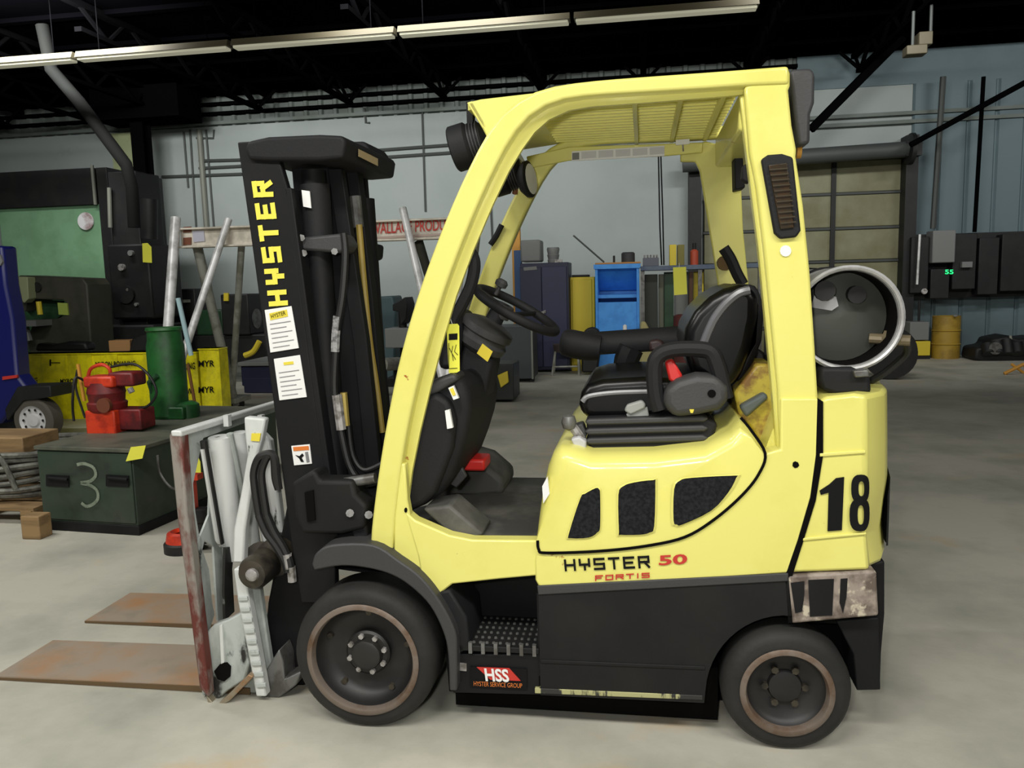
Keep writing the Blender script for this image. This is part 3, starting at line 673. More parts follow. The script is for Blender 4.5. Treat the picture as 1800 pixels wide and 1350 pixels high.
# leg lower gusset
fprism('leg_gusset', [(692, 815), (712, 815), (716, 880), (724, 925), (745, 975), (772, 1040), (765, 1047), (755, 1043), (708, 998), (692, 992)], YN+.01, .13, yel, .006)
for q in ((713, 897), (751, 1005)): fprism('gusset_bolt', ell(*q, 2.6, 4.5, 8), YN+.006, YN+.012, ydark)
# far sill (visible past floor) + floor plate
zfl = P(850, 948, .12).z
make('floor_plate', B().box(P(720, 910, .12).x, P(950, 948, .12).x, .13, .98, zfl-.03, zfl), mattf, FL, bevel=.004)
fprism('toe_board', [(742, 895), (790, 888), (850, 940), (830, 949), (790, 940)], .14, .3, mattf, .01)
# roof: header visor, bars, cross supports
hdr = [(820, 180), (845, 174), (940, 163), (985, 158), (960, 190), (900, 225), (868, 232), (858, 246), (848, 226)]
make('roof_header', pprism(hdr, .14, .18), yroof, FL, bevel=.006)
h0 = P(820, 180, .14); h1 = P(848, 226, .14)
make('roof_header_plate', B().prism([(h0.x, .14, h0.z), (h0.x+.02, .14, h0.z+.004), (h1.x+.02, .14, h1.z), (h1.x, .14, h1.z)], (0, .88, 0)), yroof, FL, bevel=.004)
make('roof_header_plate', B().prism([(h0.x, .16, h0.z-.002), (h0.x+.34, .16, h0.z+.03), (h0.x+.34, .16, h0.z+.015), (h0.x+.0, .16, h0.z-.02)], (0, .86, 0)), yroof, FL)
ra = P(985, 160, .12); rb_ = P(1305, 140, .12)
nb = 16
for i in range(nb):
    yy = .155+i*(.99-.155)/nb; zo = -.012
    make('roof_bar', B().hexa([(ra.x-.1, yy, ra.z+zo-.006), (rb_.x, yy, rb_.z+zo-.006), (rb_.x, yy+.045, rb_.z+zo), (ra.x-.1, yy+.045, ra.z+zo), (ra.x-.1, yy, ra.z+zo+.004), (rb_.x, yy, rb_.z+zo+.004), (rb_.x, yy+.045, rb_.z+zo+.01), (ra.x-.1, yy+.045, ra.z+zo+.01)]), yroof, FL)
for f_ in (.40, .66, .9):
    xx = ra.x+(rb_.x-ra.x)*f_
    make('roof_cross_support', B().box(xx, xx+.015, .16, 1.0, ra.z-.034, ra.z-.014), yroof, FL)
# warning decal on far rail
dd_ = fprism('warning_decal', [(1005, 266), (1168, 256), (1168, 274), (1005, 283)], .955, .961, label, lab='long white warning sticker on the far roof rail')
for k in range(5):
    x = 1022+k*30; make('decal_panel', pprism([(x, 267-k*1.8), (x+26, 265.5-k*1.8), (x+26, 277-k*1.8), (x, 279-k*1.8)], .952, .955), mat('decal_grey', (200, 200, 204), .5) if k == 0 else MT['decal_grey'], dd_)
make('decal_panel', pprism([(1006, 269), (1018, 268), (1018, 280), (1006, 281)], .952, .955), greyb, dd_)
fprism('far_rail_web', [(930, 296), (1000, 282), (1170, 274), (1235, 268), (1235, 250), (1000, 258), (925, 275)], .962, .978, yroof, .004)
fprism('rear_pillar', [(1196, 262), (1240, 248), (1300, 262), (1302, 300), (1306, 400), (1316, 500), (1330, 760), (1285, 760), (1262, 500), (1246, 400), (1230, 300), (1222, 284), (1196, 284)], 1.0, 1.03, yroof, .006)
clip = make('decal_clip', pprism([(1188, 246), (1212, 244), (1212, 253), (1188, 255)], .95, .96), label, FL); make('clip_wire', B().cyl(P(1200, 252, .955), P(1201, 266, .955), .003, 6), studm, clip)
# work lamps & mirror
def worklamp(px, py, Y, r, tilt):
    c = P(px, py, Y); ax = Vector((-1, 0, tilt)).normalized()
    t = make('work_lamp', B().lathe(c, ax, [(-.07, 0), (-.07, r*.55), (-.05, r*.8), (-.01, r*.86), (0, r), (.05, r), (.055, r*.93), (.04, r*.9), (.035, 0)], 32), plas, FL)
    make('lamp_glass', B().lathe(c, ax, [(.047, r*.88), (.052, r*.5), (.054, 0)], 28), studm, t)
    for k in range(4): make('cooling_fin', B().lathe(c, ax, [(-.045+k*.01, r*.72), (-.045+k*.01, r*.9), (-.042+k*.01, r*.9), (-.042+k*.01, r*.72)], 24), plasg, t)
    make('lamp_bracket', B().box(c.x-.0, c.x+.02, c.y-.02, c.y+.02, c.z+r*.6, c.z+r+.06), blk, t)
worklamp(824, 255, .26, .075, -.25)
worklamp(888, 308, .82, .075, -.25)
mc = P(929, 315, .8)
MR = make('mirror', B().lathe(mc, (1, -.25, .1), [(-.03, 0), (-.03, .05), (-.01, .07), (.005, .072), (.01, .062), (.008, 0)], 20), plas, FL)
for v in MR.data.vertices: pass
make('mirror_glass', B().lathe(mc+Vector((.008, -.002, 0)), (1, -.25, .1), [(.004, .06), (.006, 0)], 20), label, MR)
make('mirror_arm', B().tube([mc, P(910, 300, .85), P(905, 340, .9)], .012, 8), mat('rusty_arm', (130, 80, 50), .6), MR)
# ---- cowl, dash, steering
cowl = [(712, 905), (710, 850), (713, 790), (720, 730), (733, 692), (752, 676), (775, 668), (800, 662), (815, 668), (824, 690), (828, 720), (822, 760), (810, 800), (795, 840), (775, 870), (745, 890)]
fprism('cowl', cowl, .2, .74, plas, .03, seg=3)
fprism('column_cover', [(800, 700), (800, 650), (806, 622), (818, 600), (838, 590), (862, 612), (866, 640), (858, 680), (846, 730), (826, 770), (800, 770)], .46, .64, plas, .02, seg=3)
fprism('cowl_side', [(712, 905), (710, 850), (713, 790), (722, 730), (740, 700), (765, 690), (790, 705), (800, 740), (795, 790), (780, 830), (765, 868), (745, 888)], .16, .24, plas, .02, seg=3)
fprism('cowl_top_trim', [(733, 688), (752, 672), (798, 656), (806, 668), (770, 690), (742, 702)], .17, .3, plasg, .012, seg=3)
for q, m_ in (([(788, 682), (797, 678), (806, 700), (797, 703)], label), ([(782, 722), (790, 720), (796, 752), (786, 754)], label)):
    s_ = fprism('cowl_sticker', q, .145, .16, m_, 0)
fprism('sticker_print', [(790, 684), (796, 681), (801, 694), (796, 696)], .142, .146, labely)
# steering column and wheel
sc = P(908, 545, .56); nrm = Vector((.5, -.05, .86)).normalized()
swp = sc - nrm*.02
make('steering_column', B().cyl(P(845, 610, .54), P(884, 532, .56), .04, 16, .03), plas, FL)
make('column_shroud', B().lathe(P(850, 592, .52), nrm, [(-.07, 0), (-.06, .06), (-.035, .095), (-.01, .1), (.0, .09), (.012, .09), (.02, .1), (.045, .1), (.055, .08), (.065, .05), (.07, 0)], 32), plasg, FL)
pa = nrm.orthogonal().normalized(); qa = nrm.cross(pa)
ring = [sc+(pa*math.cos(t)+qa*math.sin(t))*.165 for t in [2*math.pi*i/40 for i in range(40)]]
SW = make('steering_wheel', B().tube(ring, .017, 12, closed=True), plas, FL)
for k in range(3):
    a = 2*math.pi*k/3+.5; make('spoke', B().tube([sc-nrm*.02, sc+(pa*math.cos(a)+qa*math.sin(a))*.16], .012, 8, flat=.6), plas, SW)
make('wheel_hub', B().lathe(P(888, 538, .56)-nrm*.015, nrm, [(-.03, .035), (0, .04), (.02, .035), (.025, 0)], 20), plasg, SW)
k0 = P(878, 505, .45); make('spinner_knob', B().lathe(k0, nrm, [(-.03, .008), (0, .008), (.005, .022), (.02, .024), (.03, .015), (.032, 0)], 16), plasg, SW)
make('dash_label', pprism([(848, 604), (866, 618), (857, 636), (838, 621)], .33, .334), gold, FL)
# grab handle
make('grab_handle', B().tube(mpx([(800, 445), (822, 440), (834, 462), (828, 500), (812, 535), (796, 565), (790, 610)], .3, 6), .021, 10), plas, FL)
make('instrument_pod', B().prism(pp([(768, 560), (790, 545), (808, 560), (812, 590), (800, 650), (770, 650)], .42), (0, .3, 0)), plas, FL, bevel=.02)
# pedals
PD = make('pedal', pprism([(783, 826), (812, 822), (820, 838), (802, 858), (780, 845)], .35, .37), plasg, FL, bevel=.004)
make('pedal_arm', B().tube([P(800, 835, .36), P(780, 790, .38)], .01, 8), blk, PD)
PD2 = make('pedal', B().box(P(805, 810, .6).x, P(856, 810, .6).x, .55, .68, P(830, 832, .6).z, P(830, 812, .6).z), red, FL, bevel=.01, lab='red pedal block')
PD2.data.transform(Matrix.Translation((0, 0, .02)))
fprism('kick_panel', [(800, 800), (850, 815), (885, 845), (885, 870), (760, 880), (770, 850)], .7, .98, mattf, .02)
# ---- seat assembly
SE = make('seat_suspension', pprism([(1030, 735), (1230, 728), (1262, 745), (1255, 770), (1225, 786), (1035, 796)], .2, .78), plas, FL, bevel=.012)
for k in range(3):
    y = 742+k*17; make('bellows_fold', pprism([(1027, y), (1035, y-5), (1235, y-11), (1246, y-6), (1238, y), (1035, y+6)], .188, .8), plasg, SE, bevel=.006)
cush = [(1017, 712), (1021, 690), (1032, 676), (1060, 668), (1130, 664), (1240, 668), (1262, 690), (1255, 735), (1040, 738), (1022, 730)]
SC_ = make('seat_cushion', pprism(cush, .24, .8), vinyl, FL, bevel=.035, seg=4)
make('cushion_piping_gleam', B().tube(mpx([(1024, 706), (1036, 696), (1080, 690), (1140, 688)], .243, 5), .009, 8), mat('piping_gleam_grey', (120, 120, 122), .3), SC_)  # piping coloured pale to paint in the gleam on the black cushion edge
back = [(1200, 610), (1205, 578), (1222, 548), (1248, 522), (1272, 508), (1300, 500), (1328, 506), (1334, 525), (1333, 560), (1322, 610), (1305, 655), (1285, 685), (1250, 680), (1215, 655)]
SB = make('seat_back', pprism(back, .26, .8), vinyl, FL, bevel=.035, seg=4)
make('backrest_trim_gleam', B().tube(mpx([(1236, 606), (1244, 585), (1256, 560), (1275, 535), (1298, 516), (1318, 510)], .262, 6), .015, 8), mat('backrest_gleam_grey', (98, 98, 102), .25), SB)  # pale grey trim, the vinyl highlight along the backrest put into its colour
make('rear_shell', pprism([(1300, 500), (1330, 500), (1345, 540), (1340, 600), (1320, 650), (1300, 680), (1290, 650), (1318, 600), (1322, 540)], .36, .78), plas, SB, bevel=.02)
# hip restraint near
HR = make('hip_restraint', B().tube(mpx([(1160, 720), (1152, 690), (1150, 645), (1158, 625), (1180, 615), (1220, 613), (1248, 618), (1260, 640), (1268, 670), (1275, 700)], .19, 5), .026, 10), plas, FL)
make('restraint_base', pprism([(1165, 712), (1168, 685), (1190, 668), (1225, 658), (1260, 660), (1280, 680), (1283, 705), (1265, 722), (1230, 730), (1185, 735)], .15, .25), plasg, HR, bevel=.025, seg=3)
make('base_hole', B().lathe(P(1251, 692, .146), (0, 1, 0), [(0, 0), (0, .013)], 16), ydark, HR)
make('buckle', pprism([(1168, 636), (1182, 630), (1201, 662), (1184, 674), (1176, 668)], .2, .23), red, FL, bevel=.008, lab='red seat belt buckle')
make('seat_lever', pprism([(1097, 722), (1102, 712), (1128, 704), (1135, 710), (1134, 718), (1108, 730)], .2, .23), mat('lever_pale', (148, 150, 146), .5), FL, bevel=.006)
make('seat_lever', pprism([(1100, 728), (1138, 715), (1142, 735), (1104, 736)], .21, .23), MT['lever_pale'], FL, bevel=.004)
make('yellow_ticket', pprism([(1212, 720), (1220, 720), (1218, 726), (1214, 726)], .142, .15), labely, HR)
# far armrest
AR = make('armrest', B().tube(mpx([(1000, 606), (1040, 604), (1100, 600), (1160, 596), (1215, 592)], .9, 4), .052, 12, flat=.8), plas, FL)
make('armrest_pad', B().tube(mpx([(985, 600), (1000, 603), (1025, 608), (1055, 612)], .84, 4), [.03, .045, .052, .055, .057, .058, .058, .058, .058, .057, .055, .052, .05], 12), plas, AR)
make('joystick', pprism([(1141, 600), (1155, 597), (1166, 600), (1170, 616), (1142, 618)], .78, .84), mat('dark_brown_knob', (50, 34, 34), .5), AR, bevel=.01)
make('armrest_support', B().tube(mpx([(1110, 612), (1100, 640), (1110, 668)], .85, 4), .05, 8), blk, AR)
# control levers, silver rods at hood front
LV = make('hydraulic_lever', B().tube(mpx([(998, 742), (1008, 752), (1022, 772)], .2, 3), .016, 8), studm, FL)
make('lever_knob', B().lathe(P(1000, 742, .19), (0, 0, 1), [(-.03, .0), (-.02, .02), (0, .026), (.02, .02), (.026, 0)], 14), steel, LV)
make('lever_foot', pprism([(1003, 772), (1018, 768), (1030, 776), (1030, 790), (1010, 788)], .16, .22), mat('foot_pale', (188, 188, 190), .4), LV, bevel=.006)
make('hood_latch', pprism([(1010, 748), (1024, 744), (1032, 765), (1026, 778), (1014, 768)], .2, .26), plasg, FL, bevel=.006)
fprism('hood_sticker', [(953, 855), (962, 838), (966, 868), (955, 885)], YN+.0, YN+.02, label)
# rear deck behind the hood
fprism('rear_deck', [(1290, 690), (1330, 640), (1360, 640), (1372, 700), (1374, 790), (1345, 797), (1320, 752), (1300, 735)], .3, .95, mat('rear_deck_yellow', (206, 186, 70), .45, c2=(140, 104, 52), scale=7, lo=.5, hi=.6), .01)
fprism('deck_pad', [(1300, 715), (1345, 690), (1352, 700), (1312, 735)], .26, .32, mat('blue_grey_pad', (96, 104, 104), .6), .01)
fprism('harness', [(1325, 610), (1345, 620), (1350, 660), (1336, 668), (1325, 640)], .5, .6, dark, .01)
# far hood side handle on rear pillar far
make('rear_grab_handle', B().tube(mpx([(1272, 436), (1284, 455), (1295, 480), (1306, 500)], .9, 4), .022, 8), plas, FL)
make('handle_mount', B().lathe(P(1275, 462, .93), (0, 1, 0), [(0, 0), (0, .03), (.05, .03)], 14), mat('mount_brown', (120, 90, 30), .6), FL)
fprism('far_pillar_tall', [(1230, 290), (1290, 295), (1312, 500), (1262, 500)], .98, 1.0, yroof, .004) if 0 else None
# far-leg broken foam handle
make('far_leg_grip', B().tube(mpx([(882, 395), (872, 415), (862, 430)], .96, 4), .012, 8), blk, FL)

# ---- mast
MA = .2; MB2 = .8
mrail = [(417, 250), (480, 246), (505, 330), (540, 600), (575, 860), (590, 980), (590, 1060), (530, 1060), (512, 960), (482, 720), (440, 410)]
fprism('mast_rail', mrail, MA, MA+.035, blk, .005)
fprism('mast_rail', mrail, MB2-.035, MB2, blk, .005)
fprism('mast_rail_flange', [(500, 330), (512, 330), (548, 600), (584, 860), (600, 985), (588, 985), (538, 600)], MA-.0, MA+.09, blk, .004)
# inner rails
irail = [(515, 300), (560, 296), (600, 600), (630, 860), (640, 960), (590, 970), (572, 800), (545, 560)]
fprism('inner_mast_rail', [(512, 292), (585, 288), (622, 600), (655, 860), (660, 960), (575, 970), (556, 800), (535, 560)], .38, .42, blk, .004)
fprism('inner_mast_rail', [(560, 300), (640, 296), (650, 420), (664, 600), (682, 800), (692, 940), (610, 950), (590, 600)], .68, .72, blk, .004)
fprism('inner_mast_rail', [(575, 296), (600, 296), (645, 600), (672, 860), (676, 940), (655, 950), (620, 600)], MA+.16, MA+.2, blk, .004)
fprism('inner_mast_rail', [(600, 300), (628, 296), (655, 520), (672, 700), (690, 900), (670, 900), (640, 700)], MA+.3, MA+.36, blk, .004)
# crosshead
ch = pprism([(430, 262), (434, 248), (470, 240), (560, 236), (602, 238), (607, 248), (603, 278), (560, 282), (470, 282), (436, 280)], MA-.02, .74)
make('mast_crosshead', ch, plas, FL, bevel=.012, seg=3)
xs1 = P(607, 248, MA-.02).x+.002
make('crosshead_sticker', B().prism([XP(x, y, xs1) for x, y in ((630, 262), (664, 279), (664, 292), (630, 275))], (.001, 0, 0)), mat('sticker_tan', (170, 150, 110), .5), FL)
fprism('crosshead_far_block', [(560, 250), (640, 248), (650, 262), (645, 290), (560, 295)], .6, .85, plas, .01)
fprism('crosshead_sticker', [(612, 252), (645, 268), (645, 282), (612, 266)], .16, .17, orange, 0) if 0 else None
for zpx in (560, 760): 
    make('mast_crossmember', B().box(P(520, zpx, .3).x, P(580, zpx, .3).x, MA+.1, MB2-.1, P(550, zpx+28, .3).z, P(550, zpx, .3).z), blk, FL, bevel=.006)
# lift cylinders, chains, hoses
LC = make('lift_cylinder', B().cyl(P(550, 300, .3), P(600, 960, .3), .042, 20), blk, FL)
make('cylinder_head', B().cyl(P(553, 325, .3), P(560, 430, .3), .052, 20), plas, LC)
make('cylinder_clamp', pprism([(520, 418), (600, 410), (612, 430), (600, 445), (525, 440)], .235, .35), plasg, LC, bevel=.01)
for q in ((530, 418), (534, 445), (588, 442)): make('clamp_bolt', B().cyl(P(*q, .222), P(*q, .24), .012, 6), steel, LC)
make('cylinder_sticker', pprism([(530, 334), (544, 336), (547, 366), (533, 363)], .238, .243), label, LC)
LC2 = make('lift_cylinder', B().cyl(P(640, 350, .62), P(672, 820, .62), .04, 16), blk, FL)
make('gland_fitting', B().cyl(P(624, 345, .5), P(630, 400, .5), .022, 10), steel, LC2)
make('mast_hose', B().tube(mpx([(604, 410), (607, 450), (602, 520), (592, 580), (590, 620)], .24, 5), .013, 8), hose, FL)
make('hose_sleeve', B().tube(mpx([(593, 556), (590, 590), (589, 618)], .24, 3), .0155, 8), mat('braided_sleeve', (150, 150, 150), .5, c2=(90, 90, 90), scale=60), FL)
make('mast_hose', B().tube(mpx([(590, 618), (588, 690), (600, 760), (615, 820), (640, 850), (670, 845)], .24, 5), .012, 8), hose, FL)
make('hose_fitting', B().tube(mpx([(592, 694), (600, 755)], .24, 2), .018, 8), studm, FL)
make('hose_fitting', B().tube(mpx([(604, 690), (609, 748)], .26, 2), .013, 8), mat('brass_fitting', (170, 150, 80), .4, metal=.5), FL)
make('mast_hose', B().tube(mpx([(612, 745), (620, 800), (640, 826), (672, 815)], .28, 5), .01, 8), hose, FL)
make('yellow_stripe_hose', B().tube(mpx([(631, 395), (640, 500), (650, 600), (662, 680), (672, 760)], .44, 5), .012, 8), mat('ochre_hose', (150, 128, 56), .5), FL)
make('mast_hose', B().tube(mpx([(640, 440), (650, 500), (664, 600), (676, 700), (684, 800)], .6, 5), .02, 8), hose, FL)
make('hose_clamp', pprism([(574, 770), (598, 768), (599, 778), (576, 780)], .29, .31), steel, FL)
make('roller_bracket', pprism([(640, 425), (662, 430), (660, 455), (645, 460)], .65, .75), plas, FL, bevel=.01)
# mast lettering + decals
Y0 = MA-.001
q = qpx([(485, 541), (455, 322), (472, 316), (506, 538)], Y0)   # reads upward
q = [P(507, 536, Y0), P(478, 317, Y0), P(443, 322, Y0), P(474, 542, Y0)]
b = B(); word(b, 'HYSTER', q, (.040, .235), slant=.10, gap=.36)
make('mast_lettering', b, logo, FL, lab='large yellow maker name reading upward on the mast')
for qd in ([(465, 545), (512, 538), (525, 612), (475, 620)], [(481, 631), (527, 624), (539, 698), (491, 704)]):
    s_ = make('load_plate', pprism(qd, Y0-.004, Y0), label, FL, bevel=.001, lab='white data sticker with a yellow heading')
    hx = [(qd[0][0]+8, qd[0][1]+6), (qd[1][0]-8, qd[1][1]+6), (qd[1][0]-6, qd[1][1]+18), (qd[0][0]+10, qd[0][1]+18)]
    make('heading', pprism(hx if qd[0][0] < 470 else [(498, 637), (515, 635), (516, 640), (499, 642)], Y0-.006, Y0-.004), labely, s_)
    if qd[0][0] < 470: text('print', 'HYSTER', [P(*hx[3], Y0-.006)+Vector((.006, 0, .006)), P(*hx[2], Y0-.006)+Vector((-.006, 0, .006)), P(*hx[1], Y0-.006)+Vector((-.006, 0, -.004)), P(*hx[0], Y0-.006)+Vector((.006, 0, -.004))], ink, s_)
    for k in range(6):
        f0 = .34+k*.11; a = Vector(qd[0]).lerp(Vector(qd[3]), f0); c_ = Vector(qd[1]).lerp(Vector(qd[2]), f0)
        a2 = a.lerp(c_, .12); c2 = a.lerp(c_, .88 if k % 2 == 0 else .7)
        make('print_line', pprism([(a2.x, a2.y), (c2.x, c2.y), (c2.x, c2.y+1), (a2.x, a2.y+1)], Y0-.006, Y0-.0045), inkg, s_)
s_ = make('caution_sticker', pprism([(512, 784), (544, 781), (548, 815), (517, 818)], Y0-.004, Y0), label, FL, lab='small caution sticker with orange bar')
make('orange_bar', pprism([(515, 786), (542, 784), (543, 791), (516, 793)], Y0-.006, Y0-.004), orange, s_)
make('pictogram', pprism([(519, 800), (526, 802), (531, 797), (534, 801), (530, 805), (534, 812), (529, 812), (526, 806)], Y0-.006, Y0-.004), ink, s_)
make('pictogram', pprism([(536, 795), (541, 794), (544, 812), (539, 813)], Y0-.006, Y0-.004), inkg, s_)
# mast pivot / tilt bracket
TB = fprism('tilt_bracket', [(511, 850), (540, 832), (553, 826), (562, 845), (620, 845), (625, 870), (645, 890), (640, 930), (600, 940), (530, 938), (518, 905)], .1, .2, blkw, .014, seg=3)
make('bracket_recess', pprism([(535, 866), (550, 862), (554, 915), (540, 918)], .092, .1), ydark, TB)
make('tilt_cylinder', B().cyl(P(560, 856, .14), P(660, 840, .14), .018, 12), steel, FL)
fprism('fender_bracket', [(590, 880), (640, 890), (648, 960), (620, 958), (615, 915)], .12, .22, plas, .01)
make('bracket_bolt', B().cyl(P(615, 902, .09), P(615, 902, .1), .014, 8), steel, TB); make('bracket_bolt', B().cyl(P(648, 905, .1), P(648, 905, .12), .014, 8), steel, TB)
# fork carriage
fprism('carriage_side', [(505, 880), (560, 875), (590, 1060), (545, 1200), (500, 1225), (455, 1210), (470, 1060)], .3, .36, blk, .01)
fprism('carriage_side', [(480, 1000), (540, 1000), (540, 1200), (500, 1225), (455, 1210)], .75, .8, blk, .01)

# ---- push-pull attachment: faceplate in the plane across the truck
XF = -1.62
def yz(px, py, X=XF): p = XP(px, py, X); return (p.y, p.z)
def yzprism(pts, x0, x1): return B().prism([(x0, *yz(a, c, x0)) for a, c in pts], (x1-x0, 0, 0))
PPL = fprism('faceplate_edge', [(296, 765), (303, 757), (318, 757), (328, 900), (345, 1040), (364, 1200), (366, 1228), (350, 1210), (331, 1060), (312, 920)], .12, .17, rustbar, .008)
FP = make('push_faceplate', yzprism([(314, 760), (480, 708), (484, 722), (352, 770), (345, 800), (334, 850), (338, 900), (348, 960), (362, 1000), (368, 1060), (372, 1080), (362, 1110), (366, 1222), (356, 1222), (340, 1060), (322, 880)], XF, XF+.012), greyw, FL)
make('plate_web', yzprism([(345, 778), (372, 770), (376, 860), (382, 930), (392, 960), (398, 1090), (380, 1092), (372, 960), (356, 950), (350, 975), (341, 960), (352, 935), (364, 905), (366, 850), (356, 790)], XF+.012, XF+.02), greyw, FP)
make('plate_top_bar', yzprism([(299, 757), (480, 704), (484, 713), (301, 768)], XF-.01, XF+.03), wht, FP, bevel=.006)
for x in (392, 452): make('hook', yzprism([(x, 730), (x+6, 728), (x+7, 748), (x+1, 750)], XF+.04, XF+.06), wht, FP)
CYL = make('push_cylinder', B().cyl(XP(386, 768, -1.56), XP(412, 980, -1.56), .042, 18), wht, FL)
CYL2 = make('push_cylinder', B().cyl(XP(420, 760, -1.54), XP(448, 975, -1.54), .028, 16), wht, FL)
make('guide_rod', B().cyl(XP(404, 762, -1.52), XP(432, 900, -1.52), .013, 10), greyw, FL)
make('lift_hose', B().tube([XP(x, y, -1.57) for x, y in ((358, 775), (362, 800), (372, 860), (382, 920), (388, 955))], .014, 8), hose, FL)
make('guide_channel', yzprism([(352, 790), (364, 788), (392, 950), (396, 962), (386, 962), (378, 950)], -1.575, -1.565), wht, FL)
make('guide_channel', yzprism([(392, 962), (408, 960), (404, 1000), (408, 1075), (392, 1090), (390, 1040)], -1.56, -1.55), mat('black_smeared_paint', (40, 40, 38), .5, c2=(140, 144, 138), scale=8, lo=.55, hi=.62), FL)
# pantograph arms
arm = [(455, 733), (482, 736), (476, 770), (466, 800), (450, 870), (440, 930), (436, 1005), (425, 1005), (410, 985), (412, 940), (425, 890), (437, 830), (448, 785), (430, 760), (430, 738)]
PA = fprism('pantograph_arm', [(428, 733), (466, 736), (460, 770), (452, 800), (440, 870), (430, 930), (428, 990), (408, 990), (410, 930), (424, 860), (434, 800), (430, 770)], .22, .26, wht, .008)
fprism('pantograph_arm', [(460, 760), (474, 775), (486, 850), (500, 960), (462, 960), (440, 870), (452, 800)], .34, .38, wht, .008)
LA = fprism('pantograph_lower_arm', [(410, 1000), (430, 1000), (438, 1060), (455, 1150), (468, 1225), (450, 1225), (432, 1130), (418, 1060)], .16, .2, wht, .006)
for k in range(9):
    y = 1050+k*19; x = 417+k*4.0
    fprism('rack_tooth', [(x, y), (x+17, y-1), (x+18.5, y+6), (x+1.5, y+7)], .152, .161, greyw, .002, parent=LA)
fprism('pantograph_inner_arm', [(434, 1000), (452, 1000), (466, 1100), (480, 1190), (466, 1210), (452, 1150)], .24, .27, greyw, .006)
make('arm_pivot', B().lathe(P(440, 1012, .12), (0, 1, 0), [(0, 0), (0, .025), (.01, .05), (.03, .06), (.15, .06), (.16, 0)], 24), greasy, FL)
pv = bpy.data.objects['arm_pivot']; make('pivot_bolt', B().lathe(P(441, 1012, .11), (0, 1, 0), [(-.004, 0), (-.004, .012), (.002, .022), (.012, .024)], 16), studm, pv)
make('cross_shaft', B().cyl(P(460, 985, .3), P(500, 975, .9), .07, 20), greasy, FL)
make('cross_shaft_end', B().lathe(P(475, 985, .24), (.1, 1, 0), [(0, 0), (0, .04), (.02, .07), (.1, .075), (.12, .05)], 20), greasy, FL)
for dx, dy in ((0, 0), (14, 6)):
    make('attachment_hose', B().tube(mpx([(455+dx, 905), (448+dx, 860), (446+dx, 830), (454+dx, 806), (468+dx*.6, 798), (482, 802+dy), (487-dx*.2, 840), (490, 860)], .19, 5), .014, 8), hose, FL)
    make('attachment_hose', B().tube(mpx([(455+dx, 905), (468+dx, 935), (486+dx*.8, 960), (500+dx*.6, 985), (506+dx*.4, 1005)], .19, 5), .015, 8), hose, FL)
for k, (x, y) in enumerate(((505, 985), (512, 1008))): make('hose_coupling', B().cyl(P(x, y-12, .19), P(x+2, y+14, .19), .016, 8), studm, FL)
make('arm_sticker', pprism([(442, 762), (458, 762), (456, 776), (441, 775)], .215, .22), labely, FL)
# gripper / lower faceplate
fprism('gripper_jaw', [(362, 1112), (376, 1098), (400, 1090), (428, 1075), (432, 1120), (438, 1165), (430, 1195), (400, 1215), (378, 1235), (368, 1222), (366, 1160)], .17, .21, greyw, .006)
fprism('jaw_cutout', [(376, 1180), (386, 1168), (398, 1165), (405, 1172), (404, 1190), (394, 1198), (382, 1194)], .164, .171, ydark)
fprism('jaw_rib', [(385, 1100), (390, 1098), (394, 1165), (388, 1168)], .16, .172, wht, .002)
fprism('gripper_lip', [(362, 1222), (378, 1242), (400, 1222), (436, 1186), (445, 1190), (404, 1232), (376, 1249), (366, 1240)], .14, .22, mat('lip_worn', (150, 140, 120), .5, metal=.4, c2=(150, 96, 40), scale=8), .003)
fprism('carriage_foot', [(455, 1200), (475, 1165), (490, 1142), (498, 1165), (500, 1195), (530, 1180), (520, 1205), (490, 1228), (458, 1228)], .2, .3, steel, .006)
fprism('carriage_foot', [(492, 1175), (540, 1140), (545, 1190), (520, 1218), (480, 1226)], .34, .5, plas, .01)
# rusty platens
def plt(y0, y1):
    x0 = -2.53; x1 = -1.45
    o_ = make('platen', B().add([(x0, y0, .006), (x0+.02, y0-.0, .006), (x1, y0, .006), (x1, y1, .006), (x0, y1, .006), (x0, y0, .012), (x0+.02, y0, .016), (x1, y0, .028), (x1, y1, .028), (x0, y1, .012)],
              [(0, 4, 3, 2, 1), (5, 6, 7, 8, 9), (0, 1, 6, 5), (1, 2, 7, 6), (2, 3, 8, 7), (3, 4, 9, 8), (4, 0, 5, 9)]), platen, FL, lab='wide thin rusty platen lying on the floor')
    make('platen_edge', B().hexa([(x0, y0-.004, .002), (x1, y0-.004, .002), (x1, y0, .002), (x0, y0, .002), (x0, y0-.004, .010), (x1, y0-.004, .027), (x1, y0, .027), (x0, y0, .010)]), platedge, o_)
    make('platen_heel', B().box(x1-.06, x1+.02, y0, y1, .006, .2), greyw, o_, bevel=.006)
plt(.21, .54); plt(.745, 1.08)



# ================================================================ TAGS hung on things
def hang_tag(px, Y, lab, name='hanging_tag', yy=.003, txt=False, wire=None):
    t = root(name, P(px[0][0], px[0][1], Y), lab, 'tag')
    make('tag_card', pprism(px, Y, Y+yy), tagy, t)
    if wire: make('wire', B().tube(pp(wire, Y), .0012 if Y < 2 else .004, 5), galv, t)
    return t
t = hang_tag([(786, 570), (804, 569), (807, 573), (808, 652), (803, 655), (789, 656), (785, 574)], .2, 'tall yellow tag with handwriting hanging beside the cowl', wire=[(795, 570), (790, 555), (787, 548)])
make('printed_block', pprism([(789, 587), (804, 586), (804, 597), (789, 598)], .198, .2), ink, t)
for sg in ([(790, 612), (795, 622), (797, 634)], [(796, 608), (794, 620), (801, 632)], [(802, 606), (799, 618), (805, 624)], [(789, 648), (804, 647)], [(789, 603), (789, 648)]):
    make('handwriting', B().tube(pp(sg, .1985), .0012, 4), ink, t)
